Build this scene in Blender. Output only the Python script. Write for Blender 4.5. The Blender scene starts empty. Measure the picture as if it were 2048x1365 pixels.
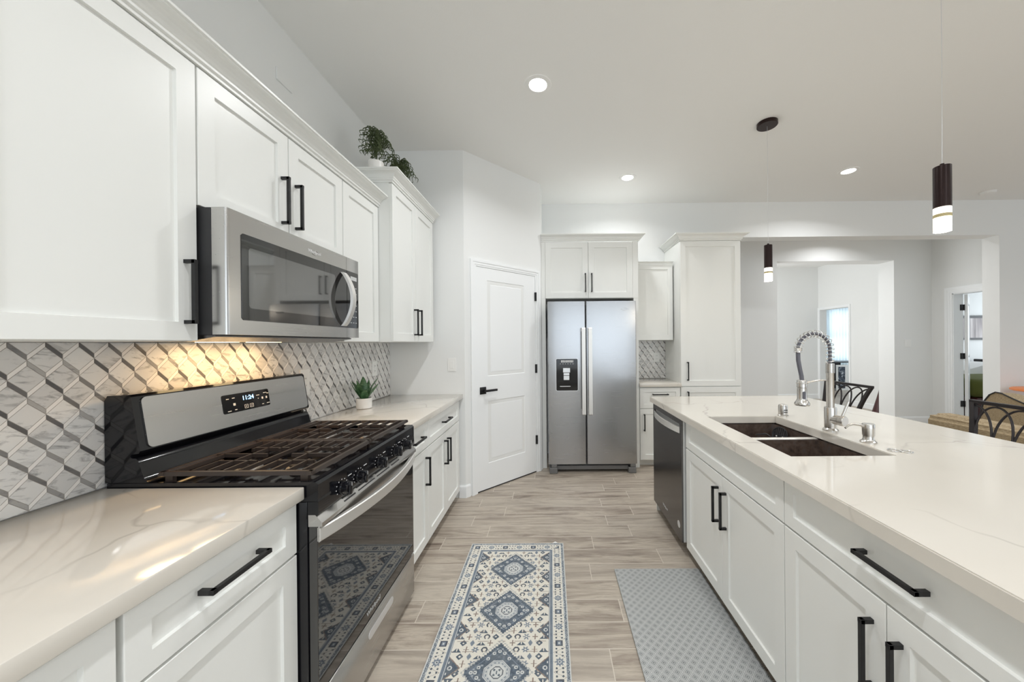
import bpy, bmesh, math, random
import numpy as np
from mathutils import Vector, Matrix, Euler

S = bpy.context.scene
COL = S.collection
PI = math.pi

# ------------------------------------------------------------------ camera, world, exposure
F_PX, CX, CY = 690.6, 1099.7, 687.1
cam = bpy.data.cameras.new('camera')
cam.sensor_fit = 'HORIZONTAL'
cam.sensor_width = 36.0
cam.lens = F_PX / 2048 * 36.0
cam.shift_x = (1024 - CX) / 2048
cam.shift_y = (CY - 682.5) / 2048
cam.clip_start = 0.02
camo = bpy.data.objects.new('camera', cam)
COL.objects.link(camo)
camo.matrix_world = (Matrix.Translation((0, 0, 1.361)) @ Matrix.Rotation(0.0029, 4, 'Z')
                     @ Matrix.Rotation(PI / 2 - 0.0018, 4, 'X') @ Matrix.Rotation(-0.0088, 4, 'Z'))
S.camera = camo

w = bpy.data.worlds.new('world')
S.world = w
w.use_nodes = True
w.node_tree.nodes['Background'].inputs[0].default_value = (0.80, 0.90, 1.0, 1)
w.node_tree.nodes['Background'].inputs[1].default_value = 1.0

S.view_settings.view_transform = 'Standard'
S.view_settings.look = 'None'
S.view_settings.gamma = 1.0
S.view_settings.use_curve_mapping = False
S.view_settings.exposure = 0.23
try:
    S.cycles.use_denoising = True
    S.cycles.max_bounces = 10
    S.cycles.diffuse_bounces = 6
    S.cycles.sample_clamp_indirect = 6
except Exception:
    pass

# room dimensions (metres; +Y is away from the camera)
XW = -1.429      # left wall
YR = 3.041       # return wall at the end of the left counter
XP, YP = -0.760, 3.041   # near corner of the angled pantry wall
XQ, YQ = -0.097, 3.705   # far corner
YB = 4.245       # back wall
ZC = 3.063       # ceiling
Y0 = 1.085       # near end of the range bay
XE, YN = 9.0, -4.2       # far right wall and the wall behind the camera


def area(name, loc, rot, sx, sy, power, color=(1, 1, 1), spread=PI):
    l = bpy.data.lights.new(name, 'AREA')
    l.shape = 'RECTANGLE'; l.size = sx; l.size_y = sy
    l.energy = power; l.color = color; l.spread = spread
    o = bpy.data.objects.new(name, l); COL.objects.link(o)
    o.location = loc; o.rotation_euler = rot
    return o


# daylight through unseen rear and living-room windows; added fill lamps in far rooms
DAY = (0.85, 0.93, 1.0)
area('daylight_rear', (1.6, YN + 0.12, 1.6), (-PI / 2 - 0.0, 0, PI), 4.4, 2.2, 38, DAY)
area('daylight_living', (XE - 0.12, 0.6, 1.5), (0, -PI / 2, PI), 2.2, 4.6, 15, DAY)
area('fill_bedroom', (9.85, 6.2, 1.6), (0, -PI / 2, PI), 1.4, 1.6, 30, DAY)  # added fill lamp for the bedroom; no window on this wall
area('fill_entry', (3.2, 7.0, 1.7), (0, -PI / 2, 0), 1.8, 1.6, 29, (.97, .99, 1))  # added lamp brightening the entry room, windowless on that side
area('fill_office', (9.9, 8.9, 1.5), (0, -PI / 2, PI), 1.4, 1.4, 30, DAY)  # extra lamp added to light the office, apart from its window

# ------------------------------------------------------------------ helpers
def new_bm():
    return bmesh.new()


def box(bm, x0, x1, y0, y1, z0, z1, bev=0.0, seg=2):
    if x0 > x1: x0, x1 = x1, x0
    if y0 > y1: y0, y1 = y1, y0
    if z0 > z1: z0, z1 = z1, z0
    v = [bm.verts.new(p) for p in ((x0, y0, z0), (x1, y0, z0), (x1, y1, z0), (x0, y1, z0),
                                   (x0, y0, z1), (x1, y0, z1), (x1, y1, z1), (x0, y1, z1))]
    fs = [bm.faces.new([v[i] for i in f]) for f in ((0, 3, 2, 1), (4, 5, 6, 7), (0, 1, 5, 4),
                                                     (1, 2, 6, 5), (2, 3, 7, 6), (3, 0, 4, 7))]
    if bev > 0:
        es = list({e for f in fs for e in f.edges})
        bmesh.ops.bevel(bm, geom=es, offset=bev, segments=seg, affect='EDGES', profile=0.5)
    return v


def obox(bm, c, ax, ay, az, bev=0.0):
    """oriented box: centre, three half-extent vectors"""
    c, ax, ay, az = Vector(c), Vector(ax), Vector(ay), Vector(az)
    v = []
    for sz in (-1, 1):
        for sx, sy in ((-1, -1), (1, -1), (1, 1), (-1, 1)):
            v.append(bm.verts.new(c + ax * sx + ay * sy + az * sz))
    fs = [bm.faces.new([v[i] for i in f]) for f in ((0, 3, 2, 1), (4, 5, 6, 7), (0, 1, 5, 4),
                                                     (1, 2, 6, 5), (2, 3, 7, 6), (3, 0, 4, 7))]
    if bev > 0:
        es = list({e for f in fs for e in f.edges})
        bmesh.ops.bevel(bm, geom=es, offset=bev, segments=2, affect='EDGES', profile=0.5)


def frame_of(d):
    d = Vector(d).normalized()
    up = Vector((0, 0, 1)) if abs(d.z) < 0.9 else Vector((1, 0, 0))
    a = d.cross(up).normalized()
    return a, d.cross(a).normalized()


def tube(bm, pts, r, n=12, closed=False, caps=True):
    """round tube through points; r a number or a list"""
    pts = [Vector(p) for p in pts]
    m = len(pts)
    rs = r if isinstance(r, (list, tuple)) else [r] * m
    rings = []
    a = None
    for i, p in enumerate(pts):
        if closed:
            d = pts[(i + 1) % m] - pts[i - 1]
        else:
            d = pts[min(i + 1, m - 1)] - pts[max(i - 1, 0)]
        if d.length < 1e-9: d = Vector((0, 0, 1))
        d.normalize()
        if a is None:
            a, b = frame_of(d)
        else:
            a = (a - d * a.dot(d))
            if a.length < 1e-6: a, _ = frame_of(d)
            a.normalize()
            b = d.cross(a)
        rings.append([bm.verts.new(p + (a * math.cos(t) + b * math.sin(t)) * rs[i])
                      for t in [2 * PI * k / n for k in range(n)]])
    rng = range(m) if closed else range(m - 1)
    for i in rng:
        A, B = rings[i], rings[(i + 1) % m]
        for k in range(n):
            bm.faces.new((A[k], A[(k + 1) % n], B[(k + 1) % n], B[k]))
    if caps and not closed:
        bm.faces.new(list(reversed(rings[0]))); bm.faces.new(rings[-1])


def lathe(bm, c, prof, n=32, axis=(0, 0, 1)):
    """profile [(r, h)...] about an axis through c"""
    c = Vector(c); d = Vector(axis).normalized()
    a, b = frame_of(d)
    rings = []
    for r, h in prof:
        if r < 1e-6:
            rings.append([bm.verts.new(c + d * h)])
        else:
            rings.append([bm.verts.new(c + d * h + (a * math.cos(2 * PI * k / n) + b * math.sin(2 * PI * k / n)) * r)
                          for k in range(n)])
    for A, B in zip(rings, rings[1:]):
        if len(A) == 1 and len(B) == 1: continue
        for k in range(n):
            k2 = (k + 1) % n
            if len(A) == 1: bm.faces.new((A[0], B[k2], B[k]))
            elif len(B) == 1: bm.faces.new((A[k], A[k2], B[0]))
            else: bm.faces.new((A[k], A[k2], B[k2], B[k]))


def prism(bm, poly, h0, h1, axis='Y'):
    """extrude a 2-D polygon. axis Y: poly in (x,z); axis X: poly in (y,z); axis Z: poly in (x,y)"""
    def P(p, h):
        return {'Y': (p[0], h, p[1]), 'X': (h, p[0], p[1]), 'Z': (p[0], p[1], h)}[axis]
    A = [bm.verts.new(P(p, h0)) for p in poly]
    B = [bm.verts.new(P(p, h1)) for p in poly]
    n = len(poly)
    bm.faces.new(A); bm.faces.new(list(reversed(B)))
    for i in range(n):
        bm.faces.new((A[i], B[i], B[(i + 1) % n], A[(i + 1) % n]))


def sweep(bm, path, prof, closed=False):
    """sweep (out, up) profile along a plan path; 'out' is to the right of travel"""
    path = [Vector((p[0], p[1])) for p in path]
    m = len(path)
    rings = []
    for i, p in enumerate(path):
        d0 = (path[i] - path[i - 1]).normalized() if i > 0 else None
        d1 = (path[i + 1] - path[i]).normalized() if i < m - 1 else None
        if d0 is None: d0 = d1
        if d1 is None: d1 = d0
        n0 = Vector((d0.y, -d0.x)); n1 = Vector((d1.y, -d1.x))
        nn = (n0 + n1).normalized()
        k = 1.0 / max(0.2, nn.dot(n0))
        rings.append([bm.verts.new((p.x + nn.x * k * o, p.y + nn.y * k * o, z)) for o, z in prof])
    n = len(prof)
    for A, B in zip(rings, rings[1:]):
        for k in range(n):
            bm.faces.new((A[k], B[k], B[(k + 1) % n], A[(k + 1) % n]))
    bm.faces.new(rings[0]); bm.faces.new(list(reversed(rings[-1])))


def rrect(w, h, r, n=5):
    """rounded rectangle centred on 0,0"""
    pts = []
    for cx, cy, a0 in ((w / 2 - r, h / 2 - r, 0), (-w / 2 + r, h / 2 - r, PI / 2),
                       (-w / 2 + r, -h / 2 + r, PI), (w / 2 - r, -h / 2 + r, 1.5 * PI)):
        for k in range(n + 1):
            a = a0 + PI / 2 * k / n
            pts.append((cx + r * math.cos(a), cy + r * math.sin(a)))
    return pts


def shaker(bm, O, U, N, w, h, t=0.020, fw=0.056, rec=0.009):
    """five-piece door: O lower corner of its back, U along the width, N outward, height +Z"""
    O, U, N, V = Vector(O), Vector(U), Vector(N), Vector((0, 0, 1))
    def P(a, b, c): return bm.verts.new(O + U * a + V * b + N * c)
    e = 0.0015; s = 0.0015
    o0 = [P(a, b, 0) for a, b in ((0, 0), (w, 0), (w, h), (0, h))]
    o1 = [P(a, b, t - e) for a, b in ((0, 0), (w, 0), (w, h), (0, h))]
    o2 = [P(a, b, t) for a, b in ((e, e), (w - e, e), (w - e, h - e), (e, h - e))]
    i1 = [P(a, b, t) for a, b in ((fw, fw), (w - fw, fw), (w - fw, h - fw), (fw, h - fw))]
    i2 = [P(a, b, t - rec) for a, b in ((fw + s, fw + s), (w - fw - s, fw + s), (w - fw - s, h - fw - s), (fw + s, h - fw - s))]
    for A, B in ((o0, o1), (o1, o2), (o2, i1), (i1, i2)):
        for k in range(4):
            bm.faces.new((A[k], A[(k + 1) % 4], B[(k + 1) % 4], B[k]))
    bm.faces.new(i2); bm.faces.new(list(reversed(o0)))


def pull(bm, p0, p1, N, off=0.034, s=0.0055):
    """square bar pull between two points on a face"""
    p0, p1, N = Vector(p0), Vector(p1), Vector(N)
    d = (p1 - p0); L = d.length; d.normalize()
    b = d.cross(N)
    obox(bm, (p0 + p1) / 2 + N * (off - s), d * (L / 2), b * s, N * s, 0.001)
    for p, sg in ((p0, 1), (p1, -1)):
        obox(bm, p + d * s * sg + N * (off / 2 - 0.001), d * s, b * s, N * (off / 2 + 0.001))


def finish(name, bm, mats, parent=None, loc=(0, 0, 0), smooth=None, recalc=True):
    if recalc:
        bmesh.ops.recalc_face_normals(bm, faces=bm.faces)
    if Vector(loc).length > 0:
        bmesh.ops.translate(bm, verts=bm.verts, vec=-Vector(loc))
    me = bpy.data.meshes.new(name)
    bm.to_mesh(me); bm.free()
    for m in (mats if isinstance(mats, (list, tuple)) else [mats]):
        me.materials.append(m)
    if smooth:
        me.polygons.foreach_set('use_smooth', [True] * len(me.polygons))
        me.set_sharp_from_angle(angle=math.radians(smooth))
    o = bpy.data.objects.new(name, me)
    COL.objects.link(o)
    if parent is not None:
        o.parent = parent
    else:
        o.location = loc
    return o


class Thing:
    """an Empty at the thing's base; parts are given in world coordinates"""
    def __init__(self, name, label, cat, loc, group=None, kind=None):
        o = bpy.data.objects.new(name, None)
        o.empty_display_size = 0.05
        COL.objects.link(o)
        o.location = loc
        o['label'] = label; o['category'] = cat
        if group: o['group'] = group
        if kind: o['kind'] = kind
        self.o = o; self.loc = Vector(loc)

    def part(self, name, bm, mat, smooth=None, label=None, parent=None, kind=None):
        o = finish(name, bm, mat, parent or self.o, self.loc, smooth)
        if label: o['label'] = label
        if kind: o['kind'] = kind
        return o


def single(name, bm, mat, label, cat, loc=(0, 0, 0), smooth=None, group=None, kind=None):
    o = finish(name, bm, mat, None, loc, smooth)
    o['label'] = label; o['category'] = cat
    if group: o['group'] = group
    if kind: o['kind'] = kind
    return o


def struct(name, bm, mat, smooth=None):
    o = finish(name, bm, mat, None, (0, 0, 0), smooth)
    o['kind'] = 'structure'
    return o


def text_mesh(bm, s, size, M):
    """lettering appended to bm through matrix M (text in its local XY, +Z outward)"""
    cu = bpy.data.curves.new('letters', 'FONT')
    cu.body = s; cu.size = size; cu.extrude = 0.0004; cu.align_x = 'CENTER'; cu.align_y = 'CENTER'
    cu.resolution_u = 2
    o = bpy.data.objects.new('letters', cu)
    COL.objects.link(o)
    me = bpy.data.meshes.new_from_object(o)
    me.transform(M)
    bm.from_mesh(me)
    bpy.data.objects.remove(o); bpy.data.curves.remove(cu); bpy.data.meshes.remove(me)


def axes(origin, X, Y, Z):
    m = Matrix.Identity(4)
    for i, v in enumerate((X, Y, Z)):
        v = Vector(v).normalized()
        for r in range(3): m[r][i] = v[r]
    for r in range(3): m[r][3] = origin[r]
    return m


# ------------------------------------------------------------------ materials
def mat(name, color, rough=0.5, metal=0.0, **kw):
    m = bpy.data.materials.new(name); m.use_nodes = True
    b = m.node_tree.nodes['Principled BSDF']
    b.inputs['Base Color'].default_value = (*color, 1)
    b.inputs['Roughness'].default_value = rough
    b.inputs['Metallic'].default_value = metal
    for k, v in kw.items():
        b.inputs[k].default_value = v
    return m


class NT:
    """small helper to write node graphs"""
    def __init__(self, m):
        self.t = m.node_tree; self.b = self.t.nodes['Principled BSDF']

    def n(self, typ, **kw):
        x = self.t.nodes.new(typ)
        for k, v in kw.items(): setattr(x, k, v)
        return x

    def put(self, sock, v):
        if isinstance(v, bpy.types.NodeSocket): self.t.links.new(v, sock)
        else: sock.default_value = v

    def m(self, op, a, b=0.0, c=0.0, clamp=False):
        x = self.n('ShaderNodeMath', operation=op, use_clamp=clamp)
        self.put(x.inputs[0], a); self.put(x.inputs[1], b); self.put(x.inputs[2], c)
        return x.outputs[0]

    def mix(self, f, a, b, bt='MIX'):
        x = self.n('ShaderNodeMix', data_type='RGBA', blend_type=bt)
        self.put(x.inputs[0], f)
        self.put(x.inputs[6], a if isinstance(a, bpy.types.NodeSocket) else (*a, 1))
        self.put(x.inputs[7], b if isinstance(b, bpy.types.NodeSocket) else (*b, 1))
        return x.outputs[2]

    def pos(self):
        return self.n('ShaderNodeTexCoord').outputs['Object']

    def xyz(self, v):
        s = self.n('ShaderNodeSeparateXYZ'); self.t.links.new(v, s.inputs[0])
        return s.outputs

    def comb(self, x, y, z):
        c = self.n('ShaderNodeCombineXYZ')
        for i, v in enumerate((x, y, z)): self.put(c.inputs[i], v)
        return c.outputs[0]

    def noise(self, vec, scale, detail=3, rough=0.5, dist=0.0):
        x = self.n('ShaderNodeTexNoise')
        self.put(x.inputs['Vector'], vec); x.inputs['Scale'].default_value = scale
        x.inputs['Detail'].default_value = detail; x.inputs['Roughness'].default_value = rough
        x.inputs['Distortion'].default_value = dist
        return x.outputs['Fac']

    def white(self, vec):
        x = self.n('ShaderNodeTexWhiteNoise', noise_dimensions='3D')
        self.put(x.inputs[0], vec)
        return x.outputs['Value']

    def ramp(self, f, stops):
        x = self.n('ShaderNodeValToRGB')
        self.put(x.inputs[0], f)
        e = x.color_ramp.elements
        while len(e) < len(stops): e.new(0.5)
        for k, (p, c) in enumerate(stops):
            e[k].position = p; e[k].color = (*c, 1)
        return x.outputs['Color']

    def bump(self, h, strength=0.1, dist=0.001):
        x = self.n('ShaderNodeBump')
        x.inputs['Strength'].default_value = strength; x.inputs['Distance'].default_value = dist
        self.put(x.inputs['Height'], h)
        self.t.links.new(x.outputs[0], self.b.inputs['Normal'])

    def color(self, c): self.put(self.b.inputs['Base Color'], c)


def srgb(r, g, b):
    f = lambda c: c / 12.92 if c <= 0.04045 else ((c + 0.055) / 1.055) ** 2.4
    return tuple(f(c / 255) for c in (r, g, b))


def wall_paint(name, c):
    m = mat(name, c, 0.75)
    n = NT(m)
    n.bump(n.noise(n.pos(), 140, 3), 0.12, 0.002)
    return m


M = {}
M['wall'] = wall_paint('wall_paint', srgb(235, 236, 235))
M['ceil'] = wall_paint('ceiling_paint', srgb(238, 238, 236))
M['trim'] = mat('trim_paint', srgb(244, 246, 247), 0.35)
M['cab'] = mat('cabinet_paint', srgb(236, 237, 234), 0.33)
M['cabin'] = mat('cabinet_interior', srgb(150, 146, 140), 0.6)
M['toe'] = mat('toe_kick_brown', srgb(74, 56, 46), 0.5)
M['black'] = mat('black_pull', (0.006, 0.006, 0.007), 0.42, 0.0)
M['enamel'] = mat('black_enamel', (0.006, 0.006, 0.008), 0.08)
M['enamel'].node_tree.nodes['Principled BSDF'].inputs['Coat Weight'].default_value = 0.0
M['glass_black'] = mat('black_glass', (0.012, 0.011, 0.011), 0.03, 0.0)
M['gloss_black'] = mat('gloss_black_plastic', (0.004, 0.004, 0.005), 0.06)
M['glass_black'].node_tree.nodes['Principled BSDF'].inputs['IOR'].default_value = 1.9
M['dark'] = mat('dark_plastic', (0.02, 0.02, 0.022), 0.45)
M['iron'] = mat('cast_iron', (0.040, 0.029, 0.024), 0.33)
M['chrome'] = mat('chrome', (0.8, 0.8, 0.8), 0.12, 1.0)
M['satin'] = mat('satin_steel', (0.78, 0.765, 0.74), 0.42, 0.85)
M['nickel'] = mat('brushed_nickel', (0.62, 0.60, 0.57), 0.25, 1.0)
M['alu'] = mat('burner_aluminium', (0.7, 0.68, 0.65), 0.4, 1.0)
M['white_pl'] = mat('white_plastic', srgb(240, 240, 238), 0.3)
M['grey_rub'] = mat('grey_hose', srgb(98, 98, 106), 0.35)
M['silver'] = mat('silver_paint', (0.72, 0.73, 0.74), 0.3, 0.6)
M['mark'] = mat('white_marking', (0.8, 0.8, 0.8), 0.4)
M['wrought'] = mat('dark_iron_paint', (0.022, 0.018, 0.02), 0.38, 0.3)
M['orange'] = mat('orange_wood', srgb(226, 128, 60), 0.4)
M['red'] = mat('red_glaze', srgb(170, 30, 30), 0.3)
M['maroon'] = mat('maroon_wood', srgb(62, 14, 16), 0.35)
M['pot'] = mat('white_ceramic', srgb(240, 238, 234), 0.35)
M['soil'] = mat('potting_soil', (0.03, 0.02, 0.015), 0.9)
M['green_bed'] = mat('green_bedding', srgb(88, 92, 36), 0.85)
M['white_bed'] = mat('white_bedding', srgb(238, 236, 234), 0.85)
M['leaf_dark'] = mat('wilted_leaf', srgb(74, 86, 52), 0.55)
M['bronze'] = mat('pendant_bronze', (0.020, 0.008, 0.007), 0.3, 0.5)
M['plastic_clear'] = mat('acrylic_band', srgb(190, 175, 130), 0.3)


def emit(name, c, s):
    m = mat(name, (0.8, 0.8, 0.8), 0.5)
    b = m.node_tree.nodes['Principled BSDF']
    b.inputs['Emission Color'].default_value = (*c, 1); b.inputs['Emission Strength'].default_value = s
    return m


M['led'] = emit('downlight_lens', (1, 0.98, 0.94), 14)
M['glow'] = emit('pendant_acrylic', (1, 0.93, 0.74), 3.5)
M['hoodlamp'] = emit('cooktop_lamp', (1, 0.72, 0.36), 5)
M['clock'] = emit('clock_digits', (0.18, 0.55, 1.0), 3.0)
M['window'] = emit('window_daylight', (0.88, 0.94, 1.0), 2.2)


def brushed(name, c, rough, axis, metal=1.0, bs=0.0):
    """metal with fine brush lines along an axis"""
    m = mat(name, c, rough, metal)
    n = NT(m)
    p = n.xyz(n.pos())
    sc = {'X': (3, 150, 150), 'Y': (150, 3, 150), 'Z': (150, 150, 3)}[axis]
    v = n.comb(n.m('MULTIPLY', p[0], sc[0]), n.m('MULTIPLY', p[1], sc[1]), n.m('MULTIPLY', p[2], sc[2]))
    f = n.noise(v, 1.0, 2)
    n.put(n.b.inputs['Roughness'], n.m('ADD', n.m('MULTIPLY', f, 0.02), rough - 0.01))
    n.b.inputs['Anisotropic'].default_value = 0.4
    return m


M['steel_h'] = brushed('stainless_range', (0.53, 0.52, 0.505), 0.27, 'Y')
M['steel_v'] = brushed('stainless_fridge', (0.43, 0.435, 0.445), 0.27, 'X')
M['steel_dark'] = brushed('dark_stainless', (0.16, 0.155, 0.155), 0.24, 'Y')
M['steel_side'] = mat('fridge_side', srgb(120, 120, 120), 0.5, 0.3)


def quartz():
    m = mat('white_quartz', srgb(222, 218, 210), 0.09)
    n = NT(m)
    p = n.pos()
    wob = n.n('ShaderNodeTexNoise'); wob.inputs['Scale'].default_value = 1.3; wob.inputs['Detail'].default_value = 4
    n.t.links.new(p, wob.inputs['Vector'])
    add = n.n('ShaderNodeVectorMath', operation='MULTIPLY_ADD')
    n.t.links.new(wob.outputs['Color'], add.inputs[0]); add.inputs[1].default_value = (0.9, 0.9, 0.9)
    n.t.links.new(p, add.inputs[2])
    vo = n.n('ShaderNodeTexVoronoi', feature='DISTANCE_TO_EDGE'); vo.inputs['Scale'].default_value = 1.15
    n.t.links.new(add.outputs[0], vo.inputs['Vector'])
    line = n.m('SUBTRACT', 1.0, n.m('MULTIPLY', vo.outputs['Distance'], 110.0), clamp=True)
    msk = n.m('MULTIPLY', line, n.m('MULTIPLY', n.m('SUBTRACT', n.noise(p, 3.0, 2), 0.42, clamp=True), 3.5, clamp=True))
    cl = n.noise(p, 2.0, 4)
    base = n.mix(cl, srgb(224, 219, 210), srgb(216, 210, 200))
    n.color(n.mix(n.m('MULTIPLY', msk, 0.6), base, srgb(140, 132, 124)))
    n.b.inputs['Coat Weight'].default_value = 0.3
    n.b.inputs['Coat Roughness'].default_value = 0.05
    return m


M['quartz'] = quartz()


def marble(name, lo, hi, rough=0.25):
    """per-tile tone comes from the mesh attribute 'tone' (0..1)"""
    m = mat(name, hi, rough)
    n = NT(m)
    at = n.n('ShaderNodeAttribute'); at.attribute_name = 'tone'
    t = at.outputs['Fac']
    p = n.pos()
    sh = n.n('ShaderNodeVectorMath', operation='ADD')
    n.t.links.new(p, sh.inputs[0]); n.t.links.new(n.comb(n.m('MULTIPLY', t, 37.0), n.m('MULTIPLY', t, 91.0), 0.0), sh.inputs[1])
    st = n.xyz(sh.outputs[0])
    v = n.comb(n.m('MULTIPLY', st[0], 1.0), n.m('ADD', st[1], st[2]), n.m('MULTIPLY', st[2], 2.6))
    f = n.noise(v, 16, 5, 0.6, 1.2)
    vein = n.m('MULTIPLY', n.m('SUBTRACT', f, 0.53, clamp=True), 6.0, clamp=True)
    base = n.mix(t, lo, hi)
    n.color(n.mix(n.m('MULTIPLY', vein, 0.6), base, srgb(96, 96, 100)))
    return m


M['tile_l'] = marble('carrara_marble', srgb(214, 213, 212), srgb(242, 241, 239))
M['tile_w'] = mat('white_marble_strip', srgb(246, 243, 240), 0.25)
M['tile_d'] = marble('grey_marble_strip', srgb(84, 82, 82), srgb(186, 184, 182))
M['grout'] = mat('grey_grout', srgb(166, 160, 154), 0.9)


def plank_floor():
    m = mat('wood_look_tile', (0.4, 0.35, 0.3), 0.35)
    n = NT(m)
    p = n.xyz(n.pos())
    PW, PL = 0.1478, 1.02
    ry = n.m('DIVIDE', n.m('SUBTRACT', p[1], 2.4165 - 40 * PW), PW)
    row = n.m('FLOOR', ry); fy = n.m('FRACT', ry)
    off = n.white(n.comb(row, 3.7, 1.3))
    rx = n.m('ADD', n.m('DIVIDE', n.m('ADD', p[0], 20.0), PL), off)
    col = n.m('FLOOR', rx); fx = n.m('FRACT', rx)
    tone = n.white(n.comb(row, col, 0.5))
    ex = n.m('MULTIPLY', n.m('MINIMUM', fx, n.m('SUBTRACT', 1.0, fx)), PL)
    ey = n.m('MULTIPLY', n.m('MINIMUM', fy, n.m('SUBTRACT', 1.0, fy)), PW)
    g = n.m('LESS_THAN', n.m('MINIMUM', ex, ey), 0.0021)
    # grain, shifted per plank
    gx = n.m('ADD', n.m('MULTIPLY', p[0], 1.6), n.m('MULTIPLY', tone, 50.0))
    gy = n.m('ADD', n.m('MULTIPLY', p[1], 13.0), n.m('MULTIPLY', tone, 31.0))
    v = n.comb(gx, gy, 0.0)
    f1 = n.noise(v, 1.0, 6, 0.62, 1.4)
    f2 = n.noise(n.comb(n.m('MULTIPLY', gx, 3.0), n.m('MULTIPLY', gy, 5.0), 0.0), 1.0, 4, 0.7)
    f3 = n.noise(n.comb(n.m('MULTIPLY', gx, 2.2), n.m('MULTIPLY', gy, 1.6), 4.0), 1.0, 5, 0.7, 2.0)
    c1 = n.ramp(f1, [(0.30, srgb(112, 99, 88)), (0.44, srgb(160, 147, 134)), (0.60, srgb(194, 183, 168)), (0.78, srgb(150, 138, 127))])
    c2 = n.mix(n.m('MULTIPLY', n.m('SUBTRACT', f2, 0.45, clamp=True), 0.9, clamp=True), c1, srgb(128, 115, 103))
    dark = n.m('MULTIPLY', n.m('SUBTRACT', f3, 0.57, clamp=True), 4.5, clamp=True)
    c2b = n.mix(n.m('MULTIPLY', n.m('SUBTRACT', n.noise(n.comb(n.m('MULTIPLY', gx, 5.0), n.m('MULTIPLY', gy, 9.0), 7.0), 1.0, 4, 0.75), 0.48, clamp=True), 1.6, clamp=True), c2, srgb(104, 90, 79))
    vk = n.n('ShaderNodeTexVoronoi'); vk.inputs['Scale'].default_value = 1.0
    n.put(vk.inputs['Vector'], n.comb(n.m('MULTIPLY', gx, 1.5), n.m('MULTIPLY', gy, 0.55), 0.0))
    knot = n.m('SUBTRACT', 1.0, n.m('MULTIPLY', n.m('ADD', vk.outputs['Distance'], n.m('MULTIPLY', f2, 0.06)), 9.0), clamp=True)
    c2c = n.mix(n.m('MULTIPLY', knot, 0.8), c2b, srgb(96, 80, 68))
    c3 = n.mix(n.m('MULTIPLY', dark, 0.6), c2c, srgb(88, 74, 64))
    c4 = n.mix(n.m('MULTIPLY', tone, 0.42), c3, srgb(196, 187, 174))
    n.color(n.mix(g, c4, srgb(208, 199, 186)))
    n.put(n.b.inputs['Roughness'], n.m('ADD', 0.27, n.m('MULTIPLY', f2, 0.2)))
    n.bump(n.m('SUBTRACT', n.m('MULTIPLY', f2, 0.2), n.m('MULTIPLY', g, 1.0)), 0.10, 0.001)
    return m


M['floor'] = plank_floor()


def mat_fabric_diamond():
    m = mat('diamond_mat_vinyl', srgb(176, 184, 188), 0.6)
    n = NT(m)
    p = n.xyz(n.pos())
    P = 0.042
    a = n.m('DIVIDE', n.m('ADD', p[0], p[1]), P)
    b = n.m('DIVIDE', n.m('SUBTRACT', p[0], p[1]), P)
    fa = n.m('ABSOLUTE', n.m('SUBTRACT', n.m('FRACT', n.m('ADD', a, 50.0)), 0.5))
    fb = n.m('ABSOLUTE', n.m('SUBTRACT', n.m('FRACT', n.m('ADD', b, 50.0)), 0.5))
    d = n.m('MAXIMUM', fa, fb)
    r = n.m('SINE', n.m('MULTIPLY', d, 2 * PI * 5.4))
    k = n.m('ADD', n.m('MULTIPLY', r, 0.5), 0.5)
    speck = n.noise(n.pos(), 500, 2)
    lin = n.m('MULTIPLY', n.m('MULTIPLY', n.m('POWER', k, 1.6), n.m('SUBTRACT', 1.15, n.m('MULTIPLY', d, 0.9))), n.m('ADD', 0.45, n.m('MULTIPLY', speck, 0.8)), clamp=True)
    lin = n.m('MULTIPLY', n.m('ADD', n.m('MULTIPLY', lin, 0.8), n.m('SUBTRACT', 0.34, n.m('MULTIPLY', d, 0.68))), n.m('LESS_THAN', d, 0.462))
    c = n.mix(lin, srgb(198, 200, 199), srgb(98, 102, 104))
    n.color(c)
    n.bump(k, 0.25, 0.001)
    return m


M['matd'] = mat_fabric_diamond()


def attr_color(name, rough):
    m = mat(name, (0.5, 0.5, 0.5), rough)
    n = NT(m)
    at = n.n('ShaderNodeAttribute'); at.attribute_name = 'pattern'
    n.color(at.outputs['Color'])
    n.bump(n.noise(n.pos(), 900, 2), 0.25, 0.001)
    return m


M['rug'] = attr_color('printed_rug', 0.85)


def tweed():
    m = mat('tan_tweed', srgb(168, 148, 118), 0.85)
    n = NT(m)
    p = n.xyz(n.pos())
    v = n.comb(n.m('MULTIPLY', p[0], 70.0), n.m('MULTIPLY', p[1], 70.0), n.m('MULTIPLY', p[2], 330.0))
    f = n.noise(v, 1.0, 3, 0.7)
    n.color(n.ramp(f, [(0.3, srgb(118, 98, 72)), (0.52, srgb(162, 144, 114)), (0.75, srgb(190, 174, 146))]))
    n.bump(f, 0.3, 0.002)
    return m


M['tweed'] = tweed()
M['tweed_l'] = mat('light_tan_fabric', srgb(196, 184, 164), 0.85)


def copper():
    m = mat('aged_copper', srgb(70, 48, 38), 0.3, 0.45)
    n = NT(m)
    f = n.noise(n.pos(), 26, 5, 0.7)
    n.color(n.ramp(f, [(0.3, srgb(72, 60, 56)), (0.55, srgb(108, 92, 82)), (0.75, srgb(100, 98, 100))]))
    vo = n.n('ShaderNodeTexVoronoi'); vo.inputs['Scale'].default_value = 70
    n.t.links.new(n.pos(), vo.inputs['Vector'])
    n.bump(vo.outputs['Distance'], 0.35, 0.002)
    n.put(n.b.inputs['Roughness'], n.m('ADD', 0.2, n.m('MULTIPLY', f, 0.3)))
    n.b.inputs['Coat Weight'].default_value = 0.7
    n.b.inputs['Coat Roughness'].default_value = 0.25
    return m


M['copper'] = copper()


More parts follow.
